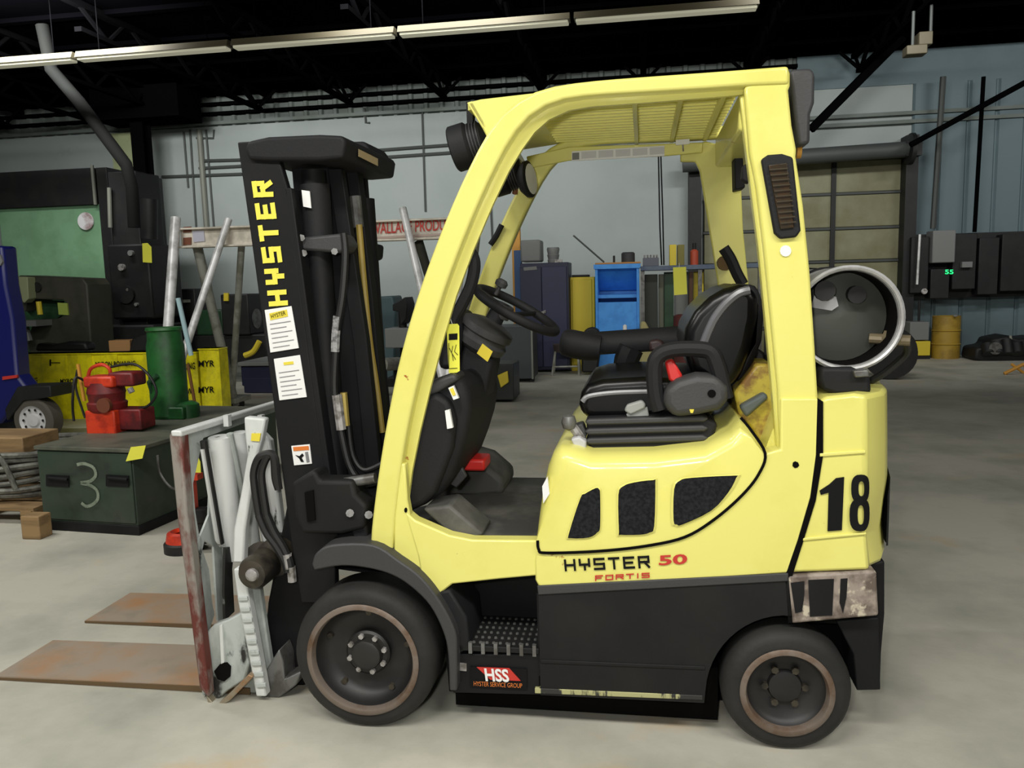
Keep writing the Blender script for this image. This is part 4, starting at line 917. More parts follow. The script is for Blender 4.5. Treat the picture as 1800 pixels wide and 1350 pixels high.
hang_tag([(1183, 470), (1206, 469), (1208, 517), (1185, 519)], 1.0, 'pale yellow tag hanging behind the seat back against the bench', wire=[(1194, 470), (1194, 462)])

# ================================================================ LEFT GROUP
# chest, slightly turned
CH = .547
A0 = G(92, 932); A1 = G(245, 942)
dirx = (A1-A0).normalized(); diry = Vector((-dirx.y, dirx.x, 0))
cl = 1.65; cw_ = P(225, 788, 1.98)
t = root('steel_chest', A0, 'long dark green steel chest with a chalky 3 on its end', 'chest')
ftl = P(66, 782, A0.y); wch = (A1-A0).length*1.12
o0 = A1-dirx*wch
def CB(u0_, u1, v0, v1, z0, z1): return B().hexa([o0+dirx*a+diry*c_+Vector((0, 0, z)) for z in (z0, z1) for a, c_ in ((u0_, v0), (u1, v0), (u1, v1), (u0_, v1))])
make('body', CB(.012, wch-.012, .012, cl, .05, CH-.02), chestm, t, bevel=.004)
make('base_skid', CB(.03, wch-.0, .0, cl, 0, .06), blk, t, bevel=.004)
make('lid', CB(0, wch, -.005, cl+.01, CH-.025, CH), chesttop, t, bevel=.004)
make('end_panel', CB(.02, wch-.02, 0, .012, .075, CH-.035), chestm, t, bevel=.003)
def onend(px, py, off=-.004):
    d = ray(px, py); nn = -diry; p0 = o0+nn*(-off)*-1
    p0 = o0-diry*(-off); tt = (p0-CP).dot(nn)/d.dot(nn); return CP+d*tt
for hx in (102, 207):
    h = make('handle', B().tube([onend(hx-16, 840, -.0), onend(hx-16, 840, -.04), onend(hx+16, 843, -.04), onend(hx+16, 843, 0)], .009, 8), blk, t)
    make('handle_plate', B().prism([onend(hx-20, 834), onend(hx+20, 836), onend(hx+20, 856), onend(hx-20, 854)], -diry*.006), blk, h)
b = B(); pts3 = smooth_path([onend(x, y, -.006) for x, y in ((135, 817), (148, 815), (164, 822), (168, 836), (158, 846), (142, 849), (158, 853), (170, 862), (172, 876), (164, 886), (152, 890), (143, 884))], 4)
for p, q_ in zip(pts3[:-1], pts3[1:]):
    dd2 = (q_-p).normalized(); nn2 = dd2.cross(diry).normalized()*.0105; b.add([p-nn2, p+nn2, q_+nn2, q_-nn2], [(0, 1, 2, 3)])
make('painted_number', b, chalk, t)
tt_ = hang_tag([(1, 1), (1, 2), (2, 2)], 5, 'yellow tag on the front top corner of the green chest', wire=None)
bpy.data.objects.remove(tt_.children[0]); tt_.location = onend(240, 800)
p4 = [onend(x, y, -.02) for x, y in ((230, 786), (256, 783), (250, 806), (221, 811))]
make('tag_card', B().prism(p4, diry*.003), tagy, tt_)
o_ = make('chest_hose', B().tube(smooth_path([q__+Vector((.035, 0, 0)) for q__ in (P(268, 800, 2.15), P(272, 830, 2.15), P(290, 855, 2.15), P(310, 862, 2.2), P(325, 864, 2.25))]), .008, 6), steel); tag1(o_, 'thin grey cable looping off the side of the green chest', 'cable')
# red pump on chest
pc = G(200, 763, CH); pc = Vector((pc.x, pc.y+.12, CH))
t = root('hydraulic_pump', pc, 'red and orange portable hydraulic pump standing on the green chest', 'pump')
def pb(px0, py0, px1, py1, y0, y1, m, nm, bev=.01, pr=None):
    a = P(px0, py1, y0); c_ = P(px1, py0, y0); return make(nm, B().box(a.x, c_.x, y0, y1, a.z, c_.z), m, pr or t, bevel=bev)
yp = pc.y-.1
pb(152, 722, 200, 764, yp, yp+.2, redp, 'reservoir'); pb(198, 720, 246, 756, yp+.05, yp+.22, dred, 'reservoir')
pb(146, 662, 196, 682, yp, yp+.16, redp, 'motor_housing', .015); pb(190, 655, 232, 680, yp+.04, yp+.2, dred, 'motor_housing', .015)
make('motor', B().lathe(P(190, 722, yp+.1), (0, 0, 1), [(0, 0), (0, .11), (.02, .125), (.06, .13), (.07, .115), (.12, .12), (.13, .125), (.2, .11), (.22, 0)], 24), dred, t)
make('pressure_gauge', B().lathe(P(186, 712, yp), (0, -1, 0), [(0, .05), (.03, .05), (.03, 0)], 20), mat('gauge_brown', (110, 60, 40), .5), t)
make('carry_handle', B().tube(smooth_path([P(155, 662, yp+.08), P(160, 648, yp+.08), P(178, 641, yp+.08), P(192, 648, yp+.08), P(194, 662, yp+.08)]), .012, 8), redp, t)
make('pump_valve', B().cyl(P(228, 682, yp), P(232, 690, yp), .02, 8), studm, t)
make('pump_hose', B().tube(smooth_path([P(195, 645, yp+.1), P(235, 640, yp+.1), P(262, 660, yp+.1), P(275, 690, yp+.1), P(262, 712, yp+.1), P(245, 718, yp+.1)]), .009, 8), hose, t)
make('pump_hose', B().tube(smooth_path([P(150, 670, yp+.06), P(132, 665, yp), P(128, 700, yp-.02), P(128, 722, yp+.02), P(130, 740, yp+.03)]), .009, 8), hose, t)
make('pump_hose', B().tube(smooth_path([P(136, 650, yp+.1), P(133, 680, yp+.1), P(143, 715, yp+.1), P(150, 735, yp+.1)]), .008, 8), hose, t)
make('post', B().cyl(P(137, 640, yp+.1), P(148, 705, yp+.1), .012, 8), orangep, t)
# green jack
jc = G(298, 733, CH); yj = jc.y
t = root('hydraulic_jack', jc, 'green hydraulic bottle jack standing on the chest beside the red pump', 'jack')
jr = (P(322, 640, yj).x-P(264, 640, yj).x)/2; jx_ = P(293, 640, yj).x; jz = P(293, 575, yj).z
make('cylinder', B().lathe((jx_, yj, CH), (0, 0, 1), [(.02, jr), (jz-CH-.14, jr), (jz-CH-.1, jr*.92), (jz-CH-.03, jr*.9), (jz-CH-.02, jr*.98), (jz-CH, jr*.95), (jz-CH, 0)], 28), greenj, t)
make('base', B().box(P(268, 730, yj).x, P(338, 730, yj).x, yj-.12, yj+.12, CH, P(300, 712, yj).z), greenj, t, bevel=.01)
make('base_lug', B().lathe((P(328, 720, yj).x, yj, CH), (0, 0, 1), [(0, .09), (.1, .09), (.12, .06), (.12, 0)], 16), greenj, t)
make('side_fitting', B().tube([P(268, 690, yj-.1), P(262, 672, yj-.14), P(276, 660, yj-.15)], .018, 8), greend, t)
make('handle_rod', B().cyl(P(330, 640, yj), P(346, 728, yj+.05), .012, 8), mat('rusty_rod', (110, 72, 36), .6), t)
make('pump_rod', B().cyl(P(313, 524, yj), P(336, 625, yj), .018, 10), mat('pale_blue_rod', (150, 178, 184), .4), t)
# red jack behind the attachment
t = root('toe_jack', G(320, 955), 'red floor jack with black base behind the white attachment', 'jack')
yq = 1.75
make('base', B().lathe((P(322, 940, yq).x, yq, 0), (0, 0, 1), [(0, .11), (.05, .11), (.06, .10), (.06, 0)], 24), dark, t)
make('base_ring', B().lathe((P(322, 930, yq).x, yq, .06), (0, 0, 1), [(0, .10), (.05, .09), (.06, .07), (.04, .05)], 24), redp, t)
make('post', B().box(P(330, 870, yq).x, P(343, 870, yq).x, yq-.03, yq+.03, .08, P(336, 835, yq).z), redp, t, bevel=.006)
make('arm', B().box(P(328, 838, yq).x, P(352, 838, yq).x, yq-.03, yq+.03, P(336, 842, yq).z, P(336, 832, yq).z), redp, t)
make('ram', B().lathe((P(352, 900, yq).x, yq, .05), (0, 0, 1), [(0, .04), (.12, .04), (.13, .05), (.2, .05), (.21, 0)], 18), dark, t)
hang_tag([(340, 785), (352, 812), (353, 831), (327, 830)], 1.7, 'triangular pale yellow tag seen through the hole in the white faceplate')
# cable coil, pallet, blocks
cc_ = Vector((-4.42, 2.65, 0))
t = root('pallet', cc_, 'weathered wooden pallet under the wire rope coil at the left edge', 'pallet')
for k in range(4): make('deck_board', B().box(cc_.x-.5, cc_.x+.48, cc_.y-.5+k*.26, cc_.y-.34+k*.26, .09, .11), wood, t)
for k in range(3): make('stringer', B().box(cc_.x-.5+k*.44, cc_.x-.42+k*.44, cc_.y-.5, cc_.y+.45, 0, .09), wood, t)
t = root('wire_rope_coil', cc_+Vector((0, 0, .11)), 'grey wire rope coil lying on the pallet at the left edge', 'coil')
for k in range(7):
    rr = .42+.02*math.sin(k*2.1); zz = .155+k*.045
    make('rope_turn', B().tube([(cc_.x+rr*math.cos(a), cc_.y+rr*math.sin(a), zz+.012*math.sin(a*3+k)) for a in [2*math.pi*i/40 for i in range(40)]], .022, 8, closed=True), cable, t)
make('rope_tail', B().tube(smooth_path([P(-5, 800, 2.2), P(10, 820, 2.2), P(28, 860, 2.2)]), .018, 8), cable, t)
t = make('timber_beam', B().box(-5.0, P(68, 770, 2.5).x, 2.35, 2.7, P(40, 790, 2.5).z, P(40, 762, 2.5).z), wood, None, bevel=.008); tag1(t, 'thick weathered timber lying across the wire rope coil', 'timber')
t = make('wood_block', B().box(P(36, 920, 1.86).x, P(68, 920, 1.86).x, 1.86, 1.97, 0, P(50, 908, 1.86).z), wood, None, bevel=.006); tag1(t, 'short pale wood block on the floor against the chest', 'wood block')
# blue truck at left edge
yb = 4.8
t = root('blue_forklift', G(20, 778), 'dark blue forklift cut off by the left edge, white wheel showing', 'forklift')
make('body', pprism([(-160, 428), (4, 432), (10, 500), (22, 560), (30, 660), (46, 680), (60, 700), (40, 700), (0, 745), (-160, 760)], yb+.05, yb+.25), navy2, t, bevel=.03)
make('fender', pprism([(30, 680), (88, 678), (90, 698), (40, 705), (12, 740), (8, 720)], yb-.02, yb+.3), dark, t, bevel=.01)
make('red_stripe', pprism([(4, 662), (30, 659), (30, 664), (4, 668)], yb+.03, yb+.05), inkr, t)
make('badge', pprism([(-8, 445), (0, 448), (4, 460), (0, 467), (-8, 465)], yb+.03, yb+.05), inkg, t)
wc = P(56, 732, yb); wr_ = .225
wt = make('wheel', B().lathe((wc.x, yb, wr_), (0, 1, 0), [(0, .15), (0, wr_-.02), (.02, wr_), (.16, wr_), (.18, wr_-.02), (.18, .15)], 40), mat('truck_tyre', (78, 74, 66), .8), t)
wc.z = wr_
make('rim', B().lathe((wc.x, yb+.01, wc.z), (0, 1, 0), [(.0, .16), (-.01, .155), (.015, .13), (.02, .07), (-.005, .06), (-.01, 0)], 32), mat('rim_white', (196, 196, 196), .4), wt)
for k in range(10):
    a = 2*math.pi*k/10; make('wheel_hole', B().lathe((wc.x+.11*math.cos(a), yb+.012, wc.z+.11*math.sin(a)), (0, -1, 0), [(0, .014), (.004, .012), (.004, 0)], 8), dark, wt)
make('chassis', B().box(wc.x-2, wc.x-.05, yb+.2, yb+.25, 0.0, wc.z+.2), dark, t)
# wrapped skids
def crate(name, x0p, x1p, ytop, ybot, Y, d, lab, words):
    a = P(x0p, ybot, Y); c_ = P(x1p, ytop, Y)
    t = root(name, ((a.x+c_.x)/2, Y, 0), lab, 'crate')
    nx = max(2, int((c_.x-a.x)/.16)); b = B()
    # wrapped sides: gently buckled film
    for s in range(nx):
        x0_ = a.x+(c_.x-a.x)*s/nx; x1_ = a.x+(c_.x-a.x)*(s+1)/nx; o1 = random.uniform(-.012, .012); o2 = random.uniform(-.012, .012)
        b.hexa([(x0_, Y+o1, 0), (x1_, Y+o2, 0), (x1_, Y+d, 0), (x0_, Y+d, 0), (x0_, Y+o2, c_.z), (x1_, Y+o1, c_.z), (x1_, Y+d, c_.z), (x0_, Y+d, c_.z)])
    make('film_wrap', b, film, t, ang=20)
    make('rim', B().box(a.x-.01, c_.x+.01, Y-.02, Y+d, c_.z-.02, c_.z), film, t, bevel=.01)
    for (x0_, y1_, x1_, y0_, s) in words:
        sl = -.03*(x1_-x0_)
        text('print', s, qpx([(x0_, y1_), (x1_, y1_+sl), (x1_, y0_+sl), (x0_, y0_)], Y-.022), ink, t, bold=.02)
    return a, c_
crate('wrapped_crate', 40, 345, 618, 738, 6.2, .22, 'long crate wrapped in yellow printed film behind the red pump', [(168, 645, 238, 636, 'MYRON BOWLING'), (56, 672, 66, 664, 'NG'), (106, 674, 136, 666, 'MYRON'), (306, 650, 343, 638, 'BOWLING'), (306, 694, 343, 683, 'N BOWL')])
crate('wrapped_crate', 357, 384, 612, 722, 6.2, .2, 'narrow yellow film-wrapped crate at the foot of the gantry, right of the long one', [(349, 645, 377, 634, 'MYR'), (349, 691, 377, 680, 'MYR')])
for (x, y0_) in ((87, 638), (94, 682)):
    o_ = bpy.data.objects['wrapped_crate']; make('print', pprism([(x, y0_-6), (x+2, y0_-6), (x+2, y0_-1), (x+18, y0_-1), (x+18, y0_), (x+2, y0_), (x+2, y0_+5), (x, y0_+5)], 6.175, 6.183), ink, o_)
# clutter on the crates
ztop = P(170, 622, 6.2).z
def blob(name, px0, py0, px1, py1, Y, d, m, lab, cat, bev=.02, rz=0, parts=None):
    a = P(px0, py1, Y); c_ = P(px1, py0, Y); cx = (a.x+c_.x)/2
    hw = (c_.x-a.x)/2
    b = B().box(-hw, hw, 0, d, 0, c_.z-a.z)
    for v in b.v:
        x_, y_ = v.x*math.cos(rz)-v.y*math.sin(rz), v.x*math.sin(rz)+v.y*math.cos(rz); v.x = x_+cx; v.y = y_+Y; v.z += a.z
    o_ = make(name, b, m, None, bevel=bev); tag1(o_, lab, cat); return o_
blob('cardboard_box', 194, 598, 226, 618, 6.25, .2, card, 'brown cardboard box on top of the yellow wrapped crate', 'box', .006, .2)
def heap(name, px, y0, y1, m, lab, cat, bev=.03):
    o_ = make(name, pprism(px, y0, y1), m, None, bevel=bev); tag1(o_, lab, cat); return o_
heap('tarpaulin_bundle', [(228, 617), (228, 606), (232, 592), (262, 586), (285, 596), (290, 617), (228, 617)], 6.22, 6.4, dark, 'dark bundled heap on the wrapped crate behind the cardboard box', 'bundle')
heap('scrap_pile', [(60, 617), (64, 603), (90, 606), (120, 600), (150, 602), (154, 617)], 6.22, 6.4, dark, 'low dark pile of scrap on the wrapped crate at left', 'scrap')
# green press behind
yg = 9.0
t = root('green_machine', P(95, 700, yg), 'tall pale green machine with a black top at the left', 'machine')
t.location.z = 0
gl, gr = P(5, 450, yg).x, P(185, 450, yg).x
make('green_panel', B().box(gl, gr, yg, yg+1.4, P(95, 500, yg).z, P(95, 362, yg).z), greenm, t, bevel=.01)
make('lower_body', B().box(gl, P(196, 520, yg).x, yg, yg+1.4, 0, P(95, 500, yg).z-.01), greend, t, bevel=.01)
make('black_top', B().box(P(-10, 350, yg).x, P(172, 350, yg).x, yg-.05, yg+1.4, P(95, 364, yg).z+.005, P(95, 299, yg).z), dark, t, bevel=.01)
make('side_column', B().box(gr, gr+.18, yg-.05, yg+1.4, 0, P(180, 295, yg).z), dark, t, bevel=.01)
make('edge_trim', B().box(P(170, 350, yg).x, P(174, 350, yg).x, yg-.08, yg-.05, P(95, 364, yg).z, P(95, 295, yg).z), pipel, t)
for (x, y, m_) in ((151, 389, paperw), (171, 523, mat('red_white_disc', (180, 130, 110), .5, c2=(200, 190, 180), scale=5))):
    make('round_sign', B().lathe(P(x, y, yg-.01), (0, -1, 0), [(0, .135 if y < 400 else .11), (.015, .13 if y < 400 else .105), (.02, 0)], 28), m_, t)
# black tall machine
yk = 8.6
t = root('black_machine', P(235, 600, yk), 'tall black machine tool beside the green machine', 'machine'); t.location.z = 0
kz = P(230, 300, yk).z
make('column', B().box(P(196, 400, yk).x, P(246, 400, yk).x, yk, yk+.6, 0, kz), dark, t, bevel=.02)
make('head', B().box(P(200, 400, yk).x, P(272, 400, yk).x, yk-.2, yk+.6, P(240, 560, yk).z, P(240, 430, yk).z), dark, t, bevel=.03)
make('table', B().box(P(196, 600, yk).x, P(290, 600, yk).x, yk-.25, yk+.6, 0, P(240, 570, yk).z), dark, t, bevel=.03)
make('motor', B().cyl(P(262, 420, yk), P(262, 350, yk), .12, 16), dark, t)
for (x, y, rr, m_) in ((232, 445, .04, greyb), (216, 470, .05, studm), (227, 509, .02, studm), (242, 535, .025, greyb), (224, 518, .13, dark)): make('hand_wheel', B().lathe(P(x, y, yk-.2), (0, -1, 0), [(0, rr), (.05, rr), (.05, 0)], 14), m_, t)
make('conduit_run', B().cyl(P(194, 400, yk-.05), P(192, 330, yk-.05), .03, 8), pipel, t)
hang_tag([(250, 428), (259, 427), (266, 434), (267, 462), (251, 461)], 8.39, 'pale yellow-green tag hung high on the black machine')
# C-frame ironworker
yi = 7.5
t = root('ironworker', P(95, 600, yi), 'dark olive C-frame punch machine behind the wrapped crate', 'machine'); t.location.z = 0
make('c_frame', pprism([(32, 484), (145, 489), (153, 500), (160, 600), (165, 640), (60, 640), (45, 600), (60, 562), (100, 560), (118, 552), (118, 535), (110, 528), (48, 525), (44, 548), (32, 545)], yi, yi+.5), olive, t, bevel=.02)
make('base', B().box(P(45, 620, yi).x, P(168, 620, yi).x, yi-.05, yi+.45, 0, P(100, 632, yi).z), olive, t)
make('green_guard', pprism([(50, 526), (108, 529), (116, 548), (100, 560), (62, 562), (48, 548)], yi+.2, yi+.25), greend, t)
make('frame_hole', B().lathe(P(65, 505, yi-.01), (0, -1, 0), [(0, .07), (.01, .065), (.01, 0)], 16), dark, t)
make('ram_head', pprism([(29, 486), (48, 487), (50, 525), (42, 533), (30, 520)], yi-.15, yi), mat('pale_olive', (150, 156, 120), .6), t, bevel=.01)
make('warning_plate', pprism([(101, 532), (118, 533), (120, 554), (103, 553)], yi-.02, yi), mat('plate_yellowgreen', (160, 178, 80), .6), t)
make('yellow_handle', B().cyl(P(68, 530, yi-.1), P(71, 553, yi-.1), .035, 8), gold, t)
make('work_table', B().box(P(38, 570, yi).x, P(92, 570, yi).x, yi-.3, yi, P(60, 572, yi).z, P(60, 562, yi).z), greyb, t)
make('punch_tool', B().cyl(P(42, 575, yi-.15), P(50, 600, yi-.15), .06, 10), greyb, t)
# gantry crane
YB = 6.0
t = root('gantry_crane', (P(550, 700, YB).x, YB, 0), 'portable gantry crane with a lettered cream beam spanning behind the mast', 'crane')
bl_, br_ = P(318, 415, YB), P(822, 400, YB); zt_ = P(560, 392, YB).z; zb_ = P(560, 428, YB).z
make('beam_web', B().box(bl_.x, br_.x, YB, YB+.03, zb_+.02, zt_-.02), beam, t)
make('beam_flange', B().box(bl_.x, br_.x, YB-.07, YB+.1, zt_-.02, zt_), beam, t, bevel=.004); make('beam_flange', B().box(bl_.x, br_.x, YB-.07, YB+.1, zb_, zb_+.02), beam, t, bevel=.004)
text('lettering', 'WALLACE PRODUCTS', qpx([(652, 412), (812, 403), (812, 383), (652, 392)], YB-.012), inkr, t, bold=.01)
make('print_strip', pprism([(652, 417), (812, 408), (812, 412), (652, 421)], YB-.012, YB-.01), mat('faded_print', (180, 160, 150), .6), t)
for q_ in ([(322, 399), (336, 398), (336, 408), (322, 409)], [(322, 418), (336, 417), (336, 430), (322, 431)]): make('rust_patch', pprism(q_, YB-.014, YB-.008), mat('rust_patch', (120, 72, 50), .7) if 'rust_patch' not in MT else MT['rust_patch'], t)
make('beam_sticker', pprism([(338, 406), (358, 405), (360, 424), (340, 426)], YB-.014, YB-.01), mat('sticker_grey', (190, 190, 205), .5), t)
def gleg(a, Ya, c_, Yb, r, m): make('leg', B().cyl(P(*a, Ya), P(*c_, Yb), r, 14), m, t)
gleg((309, 383), 5.95, (283, 760), 5.3, .055, galv); gleg((402, 385), 5.95, (300, 690), 5.3, .04, galv)
gleg((345, 425), 6.1, (413, 712), 6.8, .055, galvd); gleg((425, 425), 6.1, (408, 690), 6.8, .038, galvd)
gleg((708, 366), 5.95, (790, 720), 5.3, .04, galv); gleg((812, 420), 5.95, (785, 700), 5.3, .055, galv)
gleg((736, 425), 6.1, (800, 640), 6.8, .05, olive); gleg((840, 400), 6.1, (812, 640), 6.8, .04, galvd)
for (a, Ya) in (((283, 780), 5.3), ((412, 705), 6.8), ((790, 760), 5.3), ((806, 650), 6.8)):
    p = P(*a, Ya); f = make('caster_foot', B().box(p.x-.12, p.x+.12, Ya-.2, Ya+.2, .12, .18), galvd, t, bevel=.005)
    for s in (-1, 1): make('caster_wheel', B().lathe((p.x-.02, Ya+s*.15, .07), (1, 0, 0), [(0, 0), (0, .065), (.04, .065), (.04, 0)], 16), dark, f)
hang_tag([(392, 691), (402, 690), (404, 702), (393, 703)], 6.75, 'small yellow tag near the foot of the gantry crane')
# bench and machines behind the mast
yv = 8.4
t = root('navy_cart', (P(450, 700, yv).x, yv, 0), 'dark navy tool cart behind the mast at left', 'cart')
make('body', B().box(P(425, 680, yv).x, P(520, 680, yv).x, yv, yv+.8, .1, P(450, 643, yv).z), navy, t, bevel=.02)
make('top', B().box(P(420, 640, yv).x, P(522, 640, yv).x, yv-.05, yv+.85, P(450, 643, yv).z, P(450, 636, yv).z), greyb, t, bevel=.01)
for s in (430, 515): make('caster', B().box(P(s, 680, yv).x-.04, P(s, 680, yv).x+.04, yv+.1, yv+.2, 0, .1), dark, t)
make('drawer', B().box(P(430, 680, yv).x, P(515, 680, yv).x, yv-.02, yv, P(450, 690, yv).z, P(450, 665, yv).z), navy, t, bevel=.004)
yl = 9.6
t = root('engine_lathe', (P(450, 560, yl).x, yl, 0), 'dark green and black lathe along the wall behind the mast', 'machine')
make('bed', B().box(P(300, 600, yl).x, P(520, 600, yl).x, yl, yl+.6, .3, P(450, 588, yl).z), dark, t, bevel=.02)
make('headstock', B().box(P(392, 550, yl).x, P(440, 550, yl).x, yl-.05, yl+.5, P(450, 588, yl).z, P(410, 517, yl).z), dark, t, bevel=.02)
make('chuck', B().cyl(P(440, 560, yl+.2), P(452, 560, yl+.2), .16, 20), steel, t)
make('gearbox', B().box(P(300, 550, yl).x, P(345, 550, yl).x, yl, yl+.5, P(450, 588, yl).z, P(320, 508, yl).z), dark, t, bevel=.02)
make('guard', B().box(P(345, 570, yl).x, P(392, 570, yl).x, yl, yl+.5, P(450, 588, yl).z, P(370, 545, yl).z), greend, t, bevel=.02)
make('tray', B().box(P(285, 600, yl).x, P(340, 600, yl).x, yl-.2, yl, P(310, 532, yl).z, P(310, 527, yl).z), galvd, t)
make('yellow_plate', pprism([(393, 515), (401, 515), (401, 529), (393, 529)], yl-.08, yl-.05), gold, t)
make('yellow_hook', B().tube(smooth_path([P(430, 625, yl-.1), P(445, 618, yl-.1), P(456, 600, yl-.1)]), .045, 8), gold, t)
make('leg', B().box(P(300, 700, yl).x, P(330, 700, yl).x, yl+.05, yl+.55, 0, .3), dark, t); make('leg', B().box(P(480, 700, yl).x, P(515, 700, yl).x, yl+.05, yl+.55, 0, .3), dark, t)
# things between mast and leg
ym = 9.2
t = root('drill_press', (P(705, 600, ym).x, ym, 0), 'dark drill press standing between mast and front guard leg', 'machine')
make('column', B().cyl((P(706, 600, ym).x, ym+.1, 0), (P(706, 600, ym).x, ym+.1, P(706, 530, ym).z), .06, 12), dark, t)
make('head', pprism([(690, 535), (700, 530), (712, 522), (716, 535), (714, 560), (704, 572), (700, 548), (690, 546)], ym-.1, ym+.3), dark, t, bevel=.01)
make('table', B().box(P(685, 620, ym).x, P(728, 620, ym).x, ym-.2, ym+.3, P(706, 580, ym).z-.25, P(706, 576, ym).z), greyb, t, bevel=.01)
make('base', B().box(P(680, 620, ym).x, P(730, 620, ym).x, ym-.2, ym+.3, 0, .12), dark, t)
t = heap('teal_machine', [(656, 522), (690, 520), (696, 545), (692, 700), (656, 700)], 10.0, 10.5, mat('teal_grey', (62, 82, 86), .6), 'teal-grey machine body just right of the mast', 'machine')
t = root('tube_stand', (P(686, 660, 8.2).x, 8.2, 0), 'pale steel tube lying on a low stand right of the mast', 'stand')
make('tube', B().cyl(P(672, 641, 8.0), P(700, 639, 8.4), .09, 14), galvd, t)
for q_ in ((672, 8.0), (698, 8.35)): pz = P(q_[0], 650, q_[1]); make('leg', B().box(pz.x-.05, pz.x+.05, pz.y, pz.y+.05, 0, pz.z), dark, t)
yw = 8.5
t = root('tool_trolley', (P(760, 660, yw).x, yw, 0), 'dark trolley with red and yellow items behind the front leg', 'trolley')
make('body', B().box(P(735, 640, yw).x, P(798, 640, yw).x, yw, yw+.6, .08, P(760, 622, yw).z), dark, t, bevel=.02)
make('red_item', B().box(P(748, 615, yw).x, P(782, 615, yw).x, yw, yw+.3, P(760, 623, yw).z, P(760, 606, yw).z), mat('item_red', (180, 52, 36), .5), t, bevel=.01)
make('yellow_item', B().box(P(757, 606, yw).x, P(778, 606, yw).x, yw, yw+.1, P(760, 608, yw).z, P(760, 604, yw).z), gold, t)
make('caster', B().cyl((P(742, 660, yw).x, yw+.1, .04), (P(742, 660, yw).x, yw+.2, .04), .04, 10), dark, t)
heap('shop_machine', [(770, 520), (800, 530), (835, 545), (850, 600), (850, 672), (770, 675)], 9.5, 10.2, dark, 'dark machine mass seen behind the steering column', 'machine')

# ================================================================ CENTRE BACK GROUP
yc = 10.7
def fbox(name, x0p, x1p, ytop, Y, d, m, parent, zb0=0., bev=.01, ym_=None):
    a = P(x0p, ytop, Y); c_ = P(x1p, ytop, Y); return make(name, B().box(a.x, c_.x, Y, Y+d, zb0, P((x0p+x1p)/2, ytop, Y).z), m, parent, bevel=bev)
t = root('tall_rack', (P(915, 500, 11.2).x, 11.2, 0), 'tall orange and blue rack upright left of the navy cabinet', 'rack')
fbox('orange_post', 898, 913, 372, 11.2, .1, orangep, t); fbox('blue_post', 903, 916, 440, 11.0, .1, mat('post_blue', (36, 74, 120), .5), t)
t = root('navy_cabinet', (P(957, 600, yc).x, yc, 0), 'dark navy two-door metal cabinet with its doors closed', 'cabinet')
fbox('body', 914, 999, 462, yc, .6, navy, t, .05)
za = .1; zc_ = P(957, 466, yc).z-.03
for i, (a, c_) in enumerate(((916, 953), (954, 997))):
    dr_ = make('door', B().box(P(a, 550, yc).x, P(c_, 550, yc).x, yc-.03, yc, za, zc_), navy if i == 0 else mat('navy_lighter', (44, 48, 76), .5), t, bevel=.006)
    if i == 1: make('door_handle', pprism([(951, 548), (959, 545), (959, 550), (951, 553)], yc-.07, yc-.03), studm, dr_)
make('nameplate', pprism([(920, 470), (943, 468), (944, 474), (921, 476)], yc-.04, yc-.03), greyb, t)
zc2 = P(957, 462, yc).z
o_ = blob('grey_monitor', 915, 421, 950, 461, 10.75, .4, greyb, 'old grey monitor standing on the navy cabinet', 'monitor', .03)
t = root('steel_pail', (P(972, 450, 10.8).x, 10.9, zc2), 'ribbed grey steel pail on the navy cabinet right of the monitor', 'pail')
make('body', B().lathe((P(972, 450, 10.9).x, 10.95, zc2), (0, 0, 1), [(0, .09), (.05, .095), (.06, .085), (.13, .10), (.14, .09), (.22, .105), (.25, .095), (.25, 0)], 20), greyb, t)
make('tool_bits', B().box(P(975, 458, 10.75).x, P(988, 458, 10.75).x, 10.75, 10.8, zc2, zc2+.05), studm, t)
t = root('yellow_cabinet', (P(1022, 600, 10.9).x, 10.9, 0), 'plain mustard yellow cabinet between navy cabinet and blue cabinet', 'cabinet')
fbox('body', 1002, 1045, 487, 10.9, .5, gold, t, 0); fbox('door', 1005, 1040, 491, 10.88, .02, gold, t, .1); fbox('top_clutter', 1005, 1035, 483, 10.95, .3, dark, t, P(1020, 487, 10.9).z)
# blue open cabinet + bench
yq = 10.65
t = root('blue_cabinet', (P(1086, 600, yq).x, yq, 0), 'bright blue open-fronted steel cabinet under the bench end', 'cabinet')
xl, xr2 = P(1047, 560, yq).x, P(1124, 560, yq).x; ztc = P(1086, 472, yq).z
make('side', B().box(xl, xl+.04, yq, yq+.6, 0, ztc), bluep, t); make('side', B().box(xr2-.04, xr2, yq, yq+.6, 0, ztc), bluep, t)
make('back', B().box(xl+.04, xr2-.04, yq+.56, yq+.6, .05, ztc), bluep, t); make('top', B().box(xl-.02, xr2+.02, yq-.02, yq+.6, ztc, ztc+.07), bluep, t)
make('shelf', B().box(xl+.04, xr2-.04, yq+.1, yq+.56, P(1086, 524, yq).z, P(1086, 518, yq).z), bluep, t)
make('lower_door', B().box(xl+.04, xr2-.04, yq+.01, yq+.04, P(1086, 655, yq).z+.02, P(1086, 531, yq).z), bluep, t, bevel=.006)
make('gusset', B().prism([(xl+.04, yq+.1, ztc), (xr2-.04, yq+.1, ztc), (xr2-.04, yq+.5, ztc-.35), (xl+.04, yq+.5, ztc-.35)], (0, .01, 0)), bluep, t)
t = root('long_bench', (P(1200, 470, 10.7).x, 10.7, 0), 'long steel bench with thin grey-blue top behind the seat', 'bench')
zb1 = P(1200, 466, 10.6).z
make('top', B().box(P(1126, 470, 10.6).x, P(1345, 470, 10.6).x, 10.6, 11.4, zb1-.07, zb1), mat('bench_top', (92, 104, 120), .5, c2=(70, 84, 110), scale=3), t, bevel=.006)
